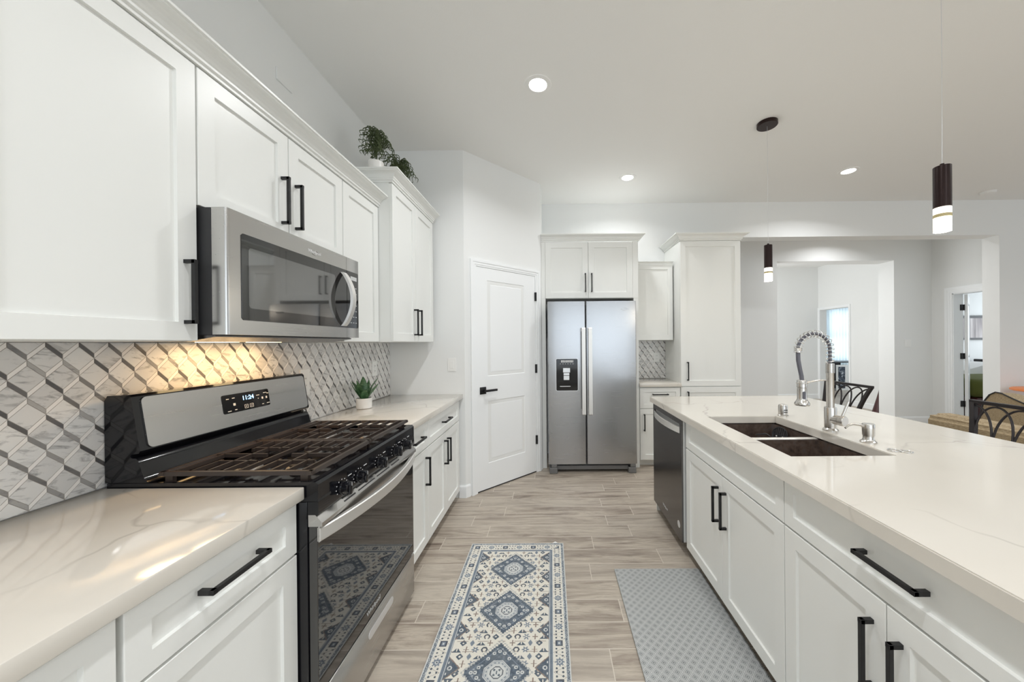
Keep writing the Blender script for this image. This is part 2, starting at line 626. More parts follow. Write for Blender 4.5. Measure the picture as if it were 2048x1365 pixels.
def snake_leaf():
    m = mat('variegated_leaf', srgb(64, 108, 72), 0.4)
    n = NT(m)
    p = n.xyz(n.pos())
    v = n.comb(n.m('MULTIPLY', p[0], 30.0), n.m('MULTIPLY', p[1], 30.0), n.m('MULTIPLY', p[2], 220.0))
    f = n.noise(v, 1.0, 3, 0.6)
    n.color(n.ramp(f, [(0.35, srgb(50, 84, 56)), (0.55, srgb(84, 124, 84)), (0.72, srgb(140, 168, 132))]))
    return m


M['leaf'] = snake_leaf()


def misty_art():
    m = mat('misty_forest_print', (0.4, 0.4, 0.4), 0.5)
    n = NT(m)
    p = n.xyz(n.pos())
    f = n.noise(n.comb(n.m('MULTIPLY', p[0], 12.0), 0.0, n.m('MULTIPLY', p[2], 0.8)), 1.0, 3)
    n.color(n.ramp(f, [(0.3, srgb(70, 66, 66)), (0.5, srgb(160, 150, 150)), (0.7, srgb(215, 208, 206))]))
    return m


M['art'] = misty_art()


def abstract_art():
    m = mat('blue_abstract_print', (0.1, 0.1, 0.1), 0.5)
    n = NT(m)
    f = n.noise(n.pos(), 9, 4, 0.6, 2.5)
    n.color(n.ramp(f, [(0.4, srgb(22, 28, 40)), (0.55, srgb(60, 76, 96)), (0.62, srgb(210, 215, 220))]))
    return m


M['art2'] = abstract_art()
M['sheer'] = mat('sheer_curtain', srgb(226, 234, 238), 0.9)
_n = NT(M['sheer']); _tr = _n.n('ShaderNodeBsdfTranslucent'); _tr.inputs[0].default_value = (0.85, 0.9, 0.92, 1)
_mx = _n.n('ShaderNodeMixShader'); _mx.inputs[0].default_value = 0.65
_out = [q for q in _n.t.nodes if q.type == 'OUTPUT_MATERIAL'][0]
_n.t.links.new(_n.b.outputs[0], _mx.inputs[1]); _n.t.links.new(_tr.outputs[0], _mx.inputs[2]); _n.t.links.new(_mx.outputs[0], _out.inputs[0])

# ------------------------------------------------------------------ setting
bm = new_bm(); box(bm, XW - 0.2, 10.2, YN - 0.2, 10.4, -0.1, 0.0); struct('floor', bm, M['floor'])
bm = new_bm(); box(bm, XW - 0.2, 10.2, YN - 0.2, 10.4, ZC, ZC + 0.1); struct('ceiling', bm, M['ceil'])
bm = new_bm(); box(bm, XW - 0.15, XW, YN - 0.15, YR + 0.12, 0, ZC); struct('wall_left', bm, M['wall'])
bm = new_bm()
prism(bm, [(XW, YR), (XP, YP), (XQ, YQ), (XQ, YB + 0.17), (XQ - 0.12, YB + 0.17), (XQ - 0.12, YQ + 0.05),
           (XP - 0.05, YP + 0.12), (XW, YR + 0.12)], 0, ZC, 'Z')
struct('wall_pantry', bm, M['wall'])
# back wall with the wide cased opening
OX0, OX1, OZ = 2.075, 5.50, 2.634
bm = new_bm()
box(bm, XQ, OX0, YB, YB + 0.17, 0, ZC)
box(bm, OX0, OX1, YB, YB + 0.17, OZ, ZC)
box(bm, OX1, XE + 0.0, YB, YB + 0.17, 0, ZC)
struct('wall_back', bm, M['wall'])
# hall behind: back wall with an opening
HY = 5.61; H0, H1, HZ = 3.675, 5.565, 2.645
bm = new_bm()
box(bm, 1.6, H0, HY, HY + 0.27, 0, ZC)
box(bm, H0, H1, HY, HY + 0.27, HZ, ZC)
box(bm, H1, 6.17, HY, HY + 0.27, 0, ZC)
struct('wall_hall', bm, M['wall'])
bm = new_bm(); box(bm, 1.48, 1.6, YB + 0.17, HY + 0.27, 0, ZC); struct('wall_hall_left', bm, M['wall'])
# wall between hall and bedroom, with the door opening
SX = 6.17; DY0, DY1, DZ = 4.52, 5.32, 2.06
bm = new_bm()
box(bm, SX, SX + 0.15, YB + 0.17, DY0, 0, ZC)
box(bm, SX, SX + 0.15, DY0, DY1, DZ, ZC)
box(bm, SX, SX + 0.15, DY1, HY + 0.27, 0, ZC)
struct('wall_bedroom', bm, M['wall'])
# entry room beyond the second opening
EX = 6.24; EY = 8.07; OY0, OY1 = 7.25, 8.02
bm = new_bm()
box(bm, EX, EX + 0.15, HY + 0.27, OY0, 0, ZC)
box(bm, EX, EX + 0.15, OY0, OY1, DZ, ZC)
box(bm, EX, EX + 0.15, OY1, EY + 0.15, 0, ZC)
struct('wall_entry_right', bm, M['wall'])
bm = new_bm(); box(bm, 2.9, EX, EY, EY + 0.15, 0, ZC); struct('wall_entry_back', bm, M['wall'])
bm = new_bm(); box(bm, 2.9, 3.05, HY + 0.27, EY, 0, ZC); struct('wall_entry_left', bm, M['wall'])
# bedroom and office shells
bm = new_bm(); box(bm, SX + 0.15, 10.2, 7.2, 7.3, 0, ZC); struct('wall_bedroom_back', bm, M['wall'])
bm = new_bm(); box(bm, 10.0, 10.15, YB + 0.17, 7.2, 0, ZC); struct('wall_bedroom_right', bm, M['wall'])
bm = new_bm()
box(bm, 6.4, 8.1, 10.2, 10.3, 0, ZC); box(bm, 9.1, 10.2, 10.2, 10.3, 0, ZC)
box(bm, 8.1, 9.1, 10.2, 10.3, 0, 0.74); box(bm, 8.1, 9.1, 10.2, 10.3, 2.28, ZC)
struct('wall_office_back', bm, M['wall'])
bm = new_bm(); box(bm, 10.0, 10.15, 7.3, 10.2, 0, ZC); struct('wall_office_right', bm, M['wall'])
# living side and behind the camera: walls with windows
def window_wall(name, wn, along, c, a0, a1, w0, w1, z0, z1):
    bm = new_bm()
    def bb(p0, p1, q0, q1, t0=0.0, t1=0.15):
        if along == 'Y': box(bm, c + t0, c + t1, p0, p1, q0, q1)
        else: box(bm, p0, p1, c - t1, c - t0, q0, q1)
    bb(a0, w0, 0, ZC); bb(w1, a1, 0, ZC); bb(w0, w1, 0, z0); bb(w0, w1, z1, ZC)
    struct(name, bm, M['wall'])
    bm = new_bm()
    for a in (w0, (w0 + w1) / 2 - 0.03, w1 - 0.06): bb(a, a + 0.06, z0, z1, 0.03, 0.09)
    for z in (z0, z1 - 0.06): bb(w0, w1, z, z + 0.06, 0.03, 0.09)
    struct(wn, bm, M['trim'])
window_wall('wall_right', 'window_1', 'Y', XE, YN, YB + 0.17, -1.7, 2.9, 0.5, 2.6)
window_wall('wall_rear', 'window_2', 'X', YN, XW, XE, -0.6, 3.8, 0.6, 2.7)

# base boards
bbp = lambda t=0.013, h=0.11: [(0, 0.001), (t, 0.001), (t, h - 0.012), (t * 0.6, h), (0, h)]
def baseboard(name, path):
    bm = new_bm(); sweep(bm, path, bbp()); struct(name, bm, M['trim'])
d45 = 0.7071
baseboard('baseboard_pantry', [(XP - 0.055, YP - 0.0005), (XP + 0.0, YP - 0.0005), (XP + 0.040 * d45, YP + 0.040 * d45)])
baseboard('baseboard_hall', [(H1, HY), (SX, HY), (SX, 5.42)])
baseboard('baseboard_hall_left', [(1.6, HY), (H0, HY)])
baseboard('baseboard_entry', [(3.05, EY), (EX - 0.015, EY)])
baseboard('baseboard_entry_right', [(EX, 7.19), (EX, HY + 0.27)])
baseboard('baseboard_back', [(OX1, YB), (XE, YB)])

# interior windows of the office
bm = new_bm()
for x in (8.1, 8.58, 9.04): box(bm, x, x + 0.06, 10.2, 10.26, 0.74, 2.28)
for z in (0.74, 1.5, 2.22): box(bm, 8.1, 9.1, 10.2, 10.26, z, z + 0.06)
struct('window_3', bm, M['trim'])

# ------------------------------------------------------------------ doors and casings
def casing(bm, T, w0, w1, ztop, cw=0.06, t=0.018):
    """door casing on a wall plane; T maps (along, out, z)"""
    def seg(a0, a1, z0, z1, th):
        vs = [T(a, o, z) for z in (z0, z1) for a, o in ((a0, 0), (a1, 0), (a1, th), (a0, th))]
        v = [bm.verts.new(p) for p in vs]
        for f in ((0, 3, 2, 1), (4, 5, 6, 7), (0, 1, 5, 4), (1, 2, 6, 5), (2, 3, 7, 6), (3, 0, 4, 7)):
            bm.faces.new([v[i] for i in f])
    for k, th in ((1.0, t), (0.72, t * 0.75), (0.4, t * 0.5)):
        pass
    seg(w0 - cw, w0 - cw * 0.62, 0, ztop + cw, t); seg(w0 - cw * 0.62, w0 - cw * 0.25, 0, ztop + cw * 0.62, t * 0.72); seg(w0 - cw * 0.25, w0, 0, ztop + cw * 0.25, t * 0.5)
    seg(w1 + cw * 0.62, w1 + cw, 0, ztop + cw, t); seg(w1 + cw * 0.25, w1 + cw * 0.62, 0, ztop + cw * 0.62, t * 0.72); seg(w1, w1 + cw * 0.25, 0, ztop + cw * 0.25, t * 0.5)
    seg(w0 - cw * 0.62, w1 + cw * 0.62, ztop + cw * 0.62, ztop + cw, t); seg(w0 - cw * 0.25, w1 + cw * 0.25, ztop + cw * 0.25, ztop + cw * 0.62, t * 0.72)
    seg(w0, w1, ztop, ztop + cw * 0.25, t * 0.5)

UP = Vector((d45, d45, 0)); NP = Vector((d45, -d45, 0)); OP = Vector((XP, YP, 0))
TP = lambda a, o, z: OP + UP * a + NP * o + Vector((0, 0, z))
bm = new_bm(); casing(bm, TP, 0.118, 0.842, 2.062); struct('trim_1', bm, M['trim'])
bm = new_bm(); casing(bm, lambda a, o, z: Vector((SX - o, a, z)), DY0, DY1, DZ, 0.095)
box(bm, SX, SX + 0.15, DY1 - 0.012, DY1, 0, DZ); box(bm, SX, SX + 0.15, DY0, DY0 + 0.012, 0, DZ); box(bm, SX, SX + 0.15, DY0, DY1, DZ - 0.012, DZ)
struct('trim_2', bm, M['trim'])
bm = new_bm(); casing(bm, lambda a, o, z: Vector((EX - o, a, z)), OY0, OY1, DZ, 0.05)
struct('trim_3', bm, M['trim'])

# pantry door: a two-panel slab on the angled wall
pd = bpy.data.objects.new('door_1', None); COL.objects.link(pd); pd['kind'] = 'structure'
pd.location = TP(0.118, 0.0, 0)
pl = Vector(pd.location)
def pd_part(name, bm, m, smooth=None, parent=None):
    return finish(name, bm, m, parent or pd, pl, smooth)
bm = new_bm()
D0, D1, DT = 0.121, 0.839, 2.057
def door_slab(bm, T, a0, a1, z0, z1, n0, panels, both=False):
    """raised panel door face: T(a, out, z), face at out=n0, with moulded sunk panels"""
    A = [a0]; Z = [z0]
    cuts_a = sorted({a0, a1} | {p[0] for p in panels} | {p[1] for p in panels})
    cuts_z = sorted({z0, z1} | {p[2] for p in panels} | {p[3] for p in panels})
    V = {}
    def vert(a, z, n):
        k = (round(a, 5), round(z, 5), round(n, 5))
        if k not in V: V[k] = bm.verts.new(T(a, n, z))
        return V[k]
    for i in range(len(cuts_a) - 1):
        for j in range(len(cuts_z) - 1):
            ca, cz = (cuts_a[i] + cuts_a[i + 1]) / 2, (cuts_z[j] + cuts_z[j + 1]) / 2
            if any(p[0] < ca < p[1] and p[2] < cz < p[3] for p in panels): continue
            bm.faces.new([vert(cuts_a[x], cuts_z[y], n0) for x, y in ((i, j), (i + 1, j), (i + 1, j + 1), (i, j + 1))])
    for p in panels:
        def ring(ins, n): return [vert(a, z, n) for a, z in ((p[0] + ins, p[2] + ins), (p[1] - ins, p[2] + ins), (p[1] - ins, p[3] - ins), (p[0] + ins, p[3] - ins))]
        R = [ring(0, n0), ring(0.010, n0 - 0.010), ring(0.022, n0 - 0.010), ring(0.040, n0 - 0.003)]
        for A_, B_ in zip(R, R[1:]):
            for k in range(4): bm.faces.new((A_[k], A_[(k + 1) % 4], B_[(k + 1) % 4], B_[k]))
        bm.faces.new(R[-1])
    # edges and back
    nb = n0 - 0.035
    c = [(a0, z0), (a1, z0), (a1, z1), (a0, z1)]
    for k in range(4):
        (p0, q0), (p1, q1) = c[k], c[(k + 1) % 4]
        bm.faces.new([vert(p0, q0, n0), vert(p1, q1, n0), vert(p1, q1, nb), vert(p0, q0, nb)])
    bm.faces.new([vert(a, z, nb) for a, z in c])
door_slab(bm, TP, D0, D1, 0.012, DT, 0.004, [(0.238, 0.690, 1.055, 1.945), (0.238, 0.690, 0.245, 0.825)])
slab = pd_part('door_slab', bm, M['trim'])
bm = new_bm()
obox(bm, TP(0.182, 0.008, 0.926), UP * 0.0325, NP * 0.004, (0, 0, 0.0325), 0.001)
tube(bm, [TP(0.190, 0.008, 0.926), TP(0.190, 0.05, 0.926)], 0.011)
obox(bm, TP(0.245, 0.052, 0.926), UP * 0.065, NP * 0.007, (0, 0, 0.010), 0.002)
pd_part('door_handle', bm, M['black'], 40)
for z in (1.845, 1.09, 0.343):
    bm = new_bm()
    tube(bm, [TP(0.843, 0.016, z - 0.045), TP(0.843, 0.016, z + 0.045)], 0.008)
    obox(bm, TP(0.838, 0.010, z), UP * 0.007, NP * 0.004, (0, 0, 0.045))
    pd_part('hinge', bm, M['black'], 40)
bm = new_bm(); obox(bm, TP(0.48, 0.0015, 0.006), UP * 0.359, NP * 0.001, (0, 0, 0.005)); pd_part('door_gap_shade', bm, M['dark'])  # dark strip painting the shade of the gap under the door
# bedroom door standing open along the line of sight
bd = bpy.data.objects.new('door_2', None); COL.objects.link(bd); bd['kind'] = 'structure'
bd.location = (SX + 0.155, DY1 - 0.02, 0); bl = Vector(bd.location)
ud = Vector((0.785, 0.62, 0)).normalized(); nd = Vector((ud.y, -ud.x, 0))
TB = lambda a, o, z: bl + ud * a + nd * o + Vector((0, 0, z))
bm = new_bm()
door_slab(bm, TB, 0.006, 0.76, 0.012, 2.045, 0.036, [(0.12, 0.64, 1.055, 1.93), (0.12, 0.64, 0.245, 0.825)])
finish('door_slab', bm, M['trim'], bd, bl)
for z in (1.845, 1.10, 0.37):
    bm = new_bm()
    box(bm, SX + 0.10, SX + 0.152, DY1 - 0.022, DY1 - 0.0125, z - 0.045, z + 0.045)
    tube(bm, [(SX + 0.152, DY1 - 0.024, z - 0.045), (SX + 0.152, DY1 - 0.024, z + 0.045)], 0.007)
    finish('hinge', bm, M['black'], bd, bl, 40)

# ------------------------------------------------------------------ cabinets
XU, XT = -1.108, -1.017       # door faces of uppers
XFB = -0.802                  # door face of the left base run
NX = Vector((1, 0, 0)); NXm = Vector((-1, 0, 0)); NY = Vector((0, -1, 0))
UYp = Vector((0, 1, 0)); UX = Vector((1, 0, 0))
G = 0.0015
CROWN = [(-0.004, 0.0), (0.006, 0.0), (0.006, 0.010), (0.014, 0.014), (0.014, 0.022), (0.019, 0.026), (0.022, 0.034), (0.030, 0.044),
         (0.042, 0.051), (0.052, 0.053), (0.058, 0.056), (0.058, 0.060), (0.065, 0.062), (0.065, 0.070), (-0.004, 0.070)]
def crown_prof(z, k=1.0): return [(o * k, z + u * k) for o, u in CROWN]


def upper_left(name, label, y0, y1, z0, z1, xf, ndoor, pulls, group=None, drop=0.020):
    t = Thing(name, label, 'cabinet', (XW, (y0 + y1) / 2, z0), group)
    bm = new_bm()
    box(bm, XW + 0.002, xf - 0.0205, y0 + 0.0005, y1 - 0.0005, z0 + 0.001, z1)
    t.part('cabinet_body', bm, M['cab'])
    wd = (y1 - y0) / ndoor
    for k in range(ndoor):
        a, b = y0 + k * wd + G + 0.001, y0 + (k + 1) * wd - G - 0.001
        bm = new_bm(); shaker(bm, (xf - 0.020, a, z0 + 0.003), UYp, NX, b - a, z1 - z0 - 0.003 - drop)
        d = t.part('door', bm, M['cab'])
        if pulls:
            side, pz = pulls[k]
            py = (b - 0.036) if side > 0 else (a + 0.036)
            bm = new_bm(); pull(bm, (xf, py, pz), (xf, py, pz + 0.195), NX)
            t.part('handle', bm, M['black'], parent=d, label='black square bar handle')
    return t

ZU = 1.374
upper_left('upper_cabinet', 'white shaker wall cabinet with one wide door, left of the microwave', 0.628, Y0 - 0.001, ZU, 2.262, XU, 1, [(1, 1.428)])
upper_left('upper_cabinet', 'white wall cabinet at the left edge beside the wide single door one', 0.17, 0.626, ZU, 2.262, XU, 1, [(-1, 1.428)])
upper_left('upper_cabinet', 'short white two-door wall cabinet directly above the microwave', Y0, Y0 + 0.762, 1.803, 2.262, XU, 2, [(1, 1.862), (-1, 1.862)])
upper_left('upper_cabinet', 'narrow white wall cabinet between microwave and the taller two-door cabinet', Y0 + 0.763, Y0 + 1.143, ZU, 2.262, XU, 1, None)
tall = upper_left('tall_upper_cabinet', 'tallest white two-door wall cabinet on the left wall, plants on top', Y0 + 1.144, 2.995, ZU, 2.438, XT, 2, [(1, 1.424), (-1, 1.424)], drop=0.036)
bm = new_bm(); sweep(bm, [(XW + 0.002, Y0 + 1.1435), (XT - 0.001, Y0 + 1.1435), (XT - 0.001, 2.996)], [(o, z) for o, z in crown_prof(2.405)])
tall.part('crown_moulding', bm, M['cab'])
bm = new_bm()
sweep(bm, [(XU + 0.001, 0.17), (XU + 0.001, Y0 + 1.1430)], crown_prof(2.246))
single('crown_moulding', bm, M['cab'], 'long white crown moulding along the lower left wall cabinets', 'moulding')
# filler strip between tall cabinet and wall


def base_cab(name, label, P, U, N, w, spec, zt=0.873, depth=0.60, body_top=None, pullw=0.16, toe=True, zb=0.083, group=None, toemat=None):
    """P: near/left corner on the door face plane; spec: list of (kind, a0, a1, z0, z1, pull)"""
    P, U, N = Vector(P), Vector(U), Vector(N)
    t = Thing(name, label, 'cabinet', (P + U * (w / 2) - N * 0.3), group)
    bm = new_bm()
    bt = body_top or zt
    c = P + U * (w / 2) - N * (0.0205 + depth / 2)
    obox(bm, (c.x, c.y, (0.085 + bt) / 2 + 0.0), U * (w / 2 - 0.0005), N * (depth / 2), (0, 0, (bt - 0.085) / 2))
    if body_top:
        c2 = P + U * (w / 2) - N * (0.0205 + 0.009)
        obox(bm, (c2.x, c2.y, (bt + zt) / 2), U * (w / 2 - 0.0005), N * 0.009, (0, 0, (zt - bt) / 2))
    t.part('cabinet_body', bm, M['cab'])
    bm = new_bm()
    td = (depth - 0.07) / 2
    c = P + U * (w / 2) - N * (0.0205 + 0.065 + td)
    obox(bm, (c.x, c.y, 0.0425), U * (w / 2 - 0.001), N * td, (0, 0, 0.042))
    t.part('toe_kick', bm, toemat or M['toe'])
    for kind, a0, a1, z0, z1, pl_ in spec:
        bm = new_bm()
        q = P + U * (a0 + G) - N * 0.020
        shaker(bm, (q.x, q.y, z0), U, N, a1 - a0 - 2 * G, z1 - z0, fw=0.056 if kind == 'door' else 0.045)
        d = t.part('door' if kind == 'door' else 'drawer', bm, M['cab'])
        if pl_:
            bm = new_bm()
            if pl_[0] == 'h':
                ac, zc_, L = pl_[1], pl_[2], pl_[3]
                e0 = P + U * (ac - L / 2); e1 = P + U * (ac + L / 2)
                pull(bm, (e0.x, e0.y, zc_), (e1.x, e1.y, zc_), N)
            else:
                ac, z_a, z_b = pl_[1:]
                e0 = P + U * ac
                pull(bm, (e0.x, e0.y, z_a), (e0.x, e0.y, z_b), N)
            t.part('handle', bm, M['black'], parent=d, label='black square bar handle')
    return t

DZ0, DZ1, DR = 0.083, 0.690, 0.697
DTOP = 0.862
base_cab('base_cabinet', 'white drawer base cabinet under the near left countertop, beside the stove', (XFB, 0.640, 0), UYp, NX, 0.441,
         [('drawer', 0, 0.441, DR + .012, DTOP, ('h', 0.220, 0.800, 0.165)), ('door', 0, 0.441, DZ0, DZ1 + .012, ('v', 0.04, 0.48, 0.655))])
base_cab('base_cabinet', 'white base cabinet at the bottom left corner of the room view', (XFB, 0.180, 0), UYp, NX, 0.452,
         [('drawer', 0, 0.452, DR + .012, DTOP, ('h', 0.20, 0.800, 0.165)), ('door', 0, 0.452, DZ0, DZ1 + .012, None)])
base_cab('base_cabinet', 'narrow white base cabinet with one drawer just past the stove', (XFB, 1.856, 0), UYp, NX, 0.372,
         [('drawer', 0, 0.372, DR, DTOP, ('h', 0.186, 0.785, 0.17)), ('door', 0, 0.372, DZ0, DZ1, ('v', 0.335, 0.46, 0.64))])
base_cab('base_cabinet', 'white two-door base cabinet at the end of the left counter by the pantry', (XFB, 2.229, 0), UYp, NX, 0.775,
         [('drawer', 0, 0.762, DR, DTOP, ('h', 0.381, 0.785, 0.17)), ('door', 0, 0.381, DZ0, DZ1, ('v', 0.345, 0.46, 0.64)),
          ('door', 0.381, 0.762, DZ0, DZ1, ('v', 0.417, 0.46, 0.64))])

# countertops left
bm = new_bm(); box(bm, XW + 0.011, -0.779, -0.6, Y0 - 0.002, 0.8745, 0.914, 0.003)
single('countertop', bm, M['quartz'], 'white quartz countertop nearest the camera, left of the stove', 'countertop', (XW, 0, 0.874), 40)
bm = new_bm(); box(bm, XW + 0.011, -0.779, 1.854, YR - 0.002, 0.8745, 0.914, 0.003)
single('countertop', bm, M['quartz'], 'white quartz countertop past the stove with the small potted plant', 'countertop', (XW, 2.4, 0.874), 40)


# backsplash: woven diamond mosaic built tile by tile
def clip(poly, lo, hi, ax, keep_ge):
    out = []
    lim = lo if keep_ge else hi
    ins = (lambda p: p[ax] >= lim) if keep_ge else (lambda p: p[ax] <= lim)
    for i in range(len(poly)):
        a, b = poly[i], poly[(i + 1) % len(poly)]
        ia, ib = ins(a), ins(b)
        if ia: out.append(a)
        if ia != ib:
            t = (lim - a[ax]) / (b[ax] - a[ax])
            out.append((a[0] + (b[0] - a[0]) * t, a[1] + (b[1] - a[1]) * t))
    return out


def backsplash(name, label, T, a0, a1, z0, z1, ac, zc):
    rnd = random.Random(5)
    W, R_, H = 0.0345, 0.0362, 0.0148
    Pz = 2 * (R_ + H)
    g = 0.0007
    bm = new_bm()
    lay = bm.faces.layers.float.new('tone')
    v = [bm.verts.new(T(a, z, h)) for h in (0.001, 0.0088) for a, z in ((a0, z0), (a1, z0), (a1, z1), (a0, z1))]
    for f in ((0, 3, 2, 1), (4, 5, 6, 7), (0, 1, 5, 4), (1, 2, 6, 5), (2, 3, 7, 6), (3, 0, 4, 7)):
        bm.faces.new([v[i] for i in f]).material_index = 0
    def tile(poly, mi, tone):
        # shrink for grout
        cx = sum(p[0] for p in poly) / len(poly); cz = sum(p[1] for p in poly) / len(poly)
        n = len(poly); q = []
        for i in range(n):
            p0, p1, p2 = poly[i - 1], poly[i], poly[(i + 1) % n]
            def off(pa, pb):
                dx, dz = pb[0] - pa[0], pb[1] - pa[1]; L = math.hypot(dx, dz)
                nx, nz = -dz / L, dx / L
                if nx * (cx - pa[0]) + nz * (cz - pa[1]) < 0: nx, nz = -nx, -nz
                return (pa[0] + nx * g, pa[1] + nz * g), (dx / L, dz / L)
            (A, da), (B, db) = off(p0, p1), off(p1, p2)
            det = da[0] * db[1] - da[1] * db[0]
            s = ((B[0] - A[0]) * db[1] - (B[1] - A[1]) * db[0]) / det
            q.append((A[0] + da[0] * s, A[1] + da[1] * s))
        for ax, lo, hi in ((0, a0 + .0005, a1 - .0005), (1, z0 + .0005, z1 - .0005)):
            q = clip(q, lo, hi, ax, True)
            if len(q) < 3: return
            q = clip(q, lo, hi, ax, False)
            if len(q) < 3: return
        t = [bm.verts.new(T(a, z, 0.0095)) for a, z in q]
        b = [bm.verts.new(T(a, z, 0.0080)) for a, z in q]
        fs = [bm.faces.new(t)]
        for i in range(len(q)):
            fs.append(bm.faces.new((t[i], b[i], b[(i + 1) % len(q)], t[(i + 1) % len(q)])))
        for f in fs: f.material_index = mi; f[lay] = tone
    n0 = int((a0 - ac) / W) - 2; n1 = int((a1 - ac) / W) + 2
    for i in range(n0, n1):
        cx = ac + i * W
        zo = zc + (Pz / 2 if i % 2 else 0)
        j0 = int((z0 - zo) / Pz) - 1; j1 = int((z1 - zo) / Pz) + 2
        for j in range(j0, j1):
            cz = zo + j * Pz
            tile([(cx - W, cz), (cx, cz - R_), (cx + W, cz), (cx, cz + R_)], 1, rnd.random())
            dk = rnd.random()
            tile([(cx - W, cz), (cx, cz - R_), (cx, cz - R_ - H), (cx - W, cz - H)], 3, dk)
            tile([(cx, cz - R_), (cx + W, cz), (cx + W, cz - H), (cx, cz - R_ - H)], 2, 1.0)
    bmesh.ops.recalc_face_normals(bm, faces=bm.faces)
    o = finish(name, bm, [M['grout'], M['tile_l'], M['tile_w'], M['tile_d']], None, (0, 0, 0))
    o['label'] = label; o['category'] = 'backsplash'

backsplash('tile_backsplash', 'long marble diamond mosaic backsplash behind the stove on the left wall', lambda a, z, h: Vector((XW + h, a, z)),
           -0.2, YR - 0.001, 0.9145, 1.374, 0.931, 1.274)
backsplash('tile_backsplash', 'small marble diamond mosaic backsplash between refrigerator and tall cabinet', lambda a, z, h: Vector((a, YB - h, z)),
           0.953, 1.4015, 0.9145, 1.376, 1.0, 1.27)

# ------------------------------------------------------------------ wall plates
def plate(name, label, cat, c, U, N, w=0.072, h=0.116, kind='outlet', group=None):
    c, U, N = Vector(c), Vector(U), Vector(N)
    t = Thing(name, label, cat, c, group)
    bm = new_bm(); obox(bm, c + N * 0.003, U * w / 2, N * 0.003, (0, 0, h / 2), 0.0015)
    t.part('wall_plate', bm, M['white_pl'])
    if kind == 'switch':
        bm = new_bm(); obox(bm, c + N * 0.007, U * 0.0165, N * 0.002, (0, 0, 0.033), 0.001)
        t.part('rocker', bm, M['white_pl'])
    else:
        for dz in (0.02, -0.02):
            bm = new_bm(); obox(bm, c + N * 0.0068 + Vector((0, 0, dz)), U * 0.014, N * 0.0015, (0, 0, 0.014), 0.001)
            s = t.part('socket', bm, M['white_pl'])
            bm = new_bm()
            for du in (-0.005, 0.005): obox(bm, c + N * 0.0085 + U * du + Vector((0, 0, dz + .002)), U * 0.0009, N * 0.0004, (0, 0, 0.004))
            t.part('slot', bm, M['dark'], parent=s)
    return t
plate('wall_outlet', 'white outlet on the mosaic behind the small potted plant', 'outlet', (XW + 0.0096, 2.765, 1.165), UYp, NX, 0.075, 0.118)
plate('wall_outlet', 'white outlet on the mosaic just above the right end of the stove', 'outlet', (XW + 0.0096, 1.98, 1.145), UYp, NX, 0.075, 0.15)
plate('wall_outlet', 'white outlet on the small mosaic right of the refrigerator', 'outlet', (1.294, YB - 0.0096, 1.171), UX, NY, 0.070, 0.114)
plate('light_switch', 'white rocker light switch on the wall left of the pantry door', 'light switch', (-0.873, YR - 0.0001, 1.175), UX, NY, 0.072, 0.116, 'switch')
plate('light_switch', 'white light switch plate on the far hallway wall', 'light switch', (5.78, HY - 0.0001, 1.30), UX, NY, 0.10, 0.116, 'switch')
bm = new_bm(); box(bm, XW + 0.0005, XW + 0.008, 1.807, 1.918, 2.758, 2.826, 0.002)
single('wall_cover_plate', bm, M['wall'], 'small blank painted plate high on the left wall above the cabinets', 'cover plate', (XW, 1.86, 2.79))

# ------------------------------------------------------------------ back wall cabinets
YF = 3.737       # door face plane on the back wall
t = Thing('refrigerator_cabinet', 'white cabinet surround with two doors above the refrigerator', 'cabinet', (0.42, YF, 1.83))
bm = new_bm()
box(bm, -0.0955, 0.950, YF + 0.0205, YB - 0.001, 1.838, 2.452)
t.part('cabinet_body', bm, M['cab'])
for x0, x1, nm in ((-0.0955, -0.054, 'left'), (0.899, 0.950, 'right')):
    bm = new_bm(); box(bm, x0, x1, YF + 0.002, YB - 0.001, 0.001, 1.8375)
    t.part('side_panel', bm, M['cab'])
for x0, x1 in ((-0.0955, -0.056), (0.892, 0.950)):
    bm = new_bm(); box(bm, x0, x1, YF, YF + 0.020, 1.838, 2.450); t.part('filler_strip', bm, M['cab'])
for x0, x1, px in ((-0.054, 0.4095, 0.378), (0.4125, 0.891, 0.446)):
    bm = new_bm(); shaker(bm, (x0, YF + 0.020, 1.841), UX, NY, x1 - x0, 0.606, fw=0.062)
    d = t.part('door', bm, M['cab'])
    bm = new_bm(); pull(bm, (px, YF, 1.905), (px, YF, 2.105), NY)
    t.part('handle', bm, M['black'], parent=d, label='black square bar handle')
bm = new_bm(); sweep(bm, [(-0.0955, YF - 0.001), (0.951, YF - 0.001), (0.951, YB - 0.002)], crown_prof(2.452)); t.part('crown_moulding', bm, M['cab'])

t = Thing('upper_cabinet', 'small white wall cabinet between refrigerator and tall pantry cabinet', 'cabinet', (1.18, 3.95, 1.38))
bm = new_bm(); box(bm, 0.9515, 1.3885, 3.9405, YB - 0.001, 1.378, 2.245); t.part('cabinet_body', bm, M['cab'])
bm = new_bm(); shaker(bm, (0.953, 3.940, 1.380), UX, NY, 0.434, 0.860); t.part('door', bm, M['cab'])
bm = new_bm(); sweep(bm, [(0.9515, 3.919), (1.3895, 3.919)], crown_prof(2.243, 0.35)); t.part('crown_moulding', bm, M['cab'])

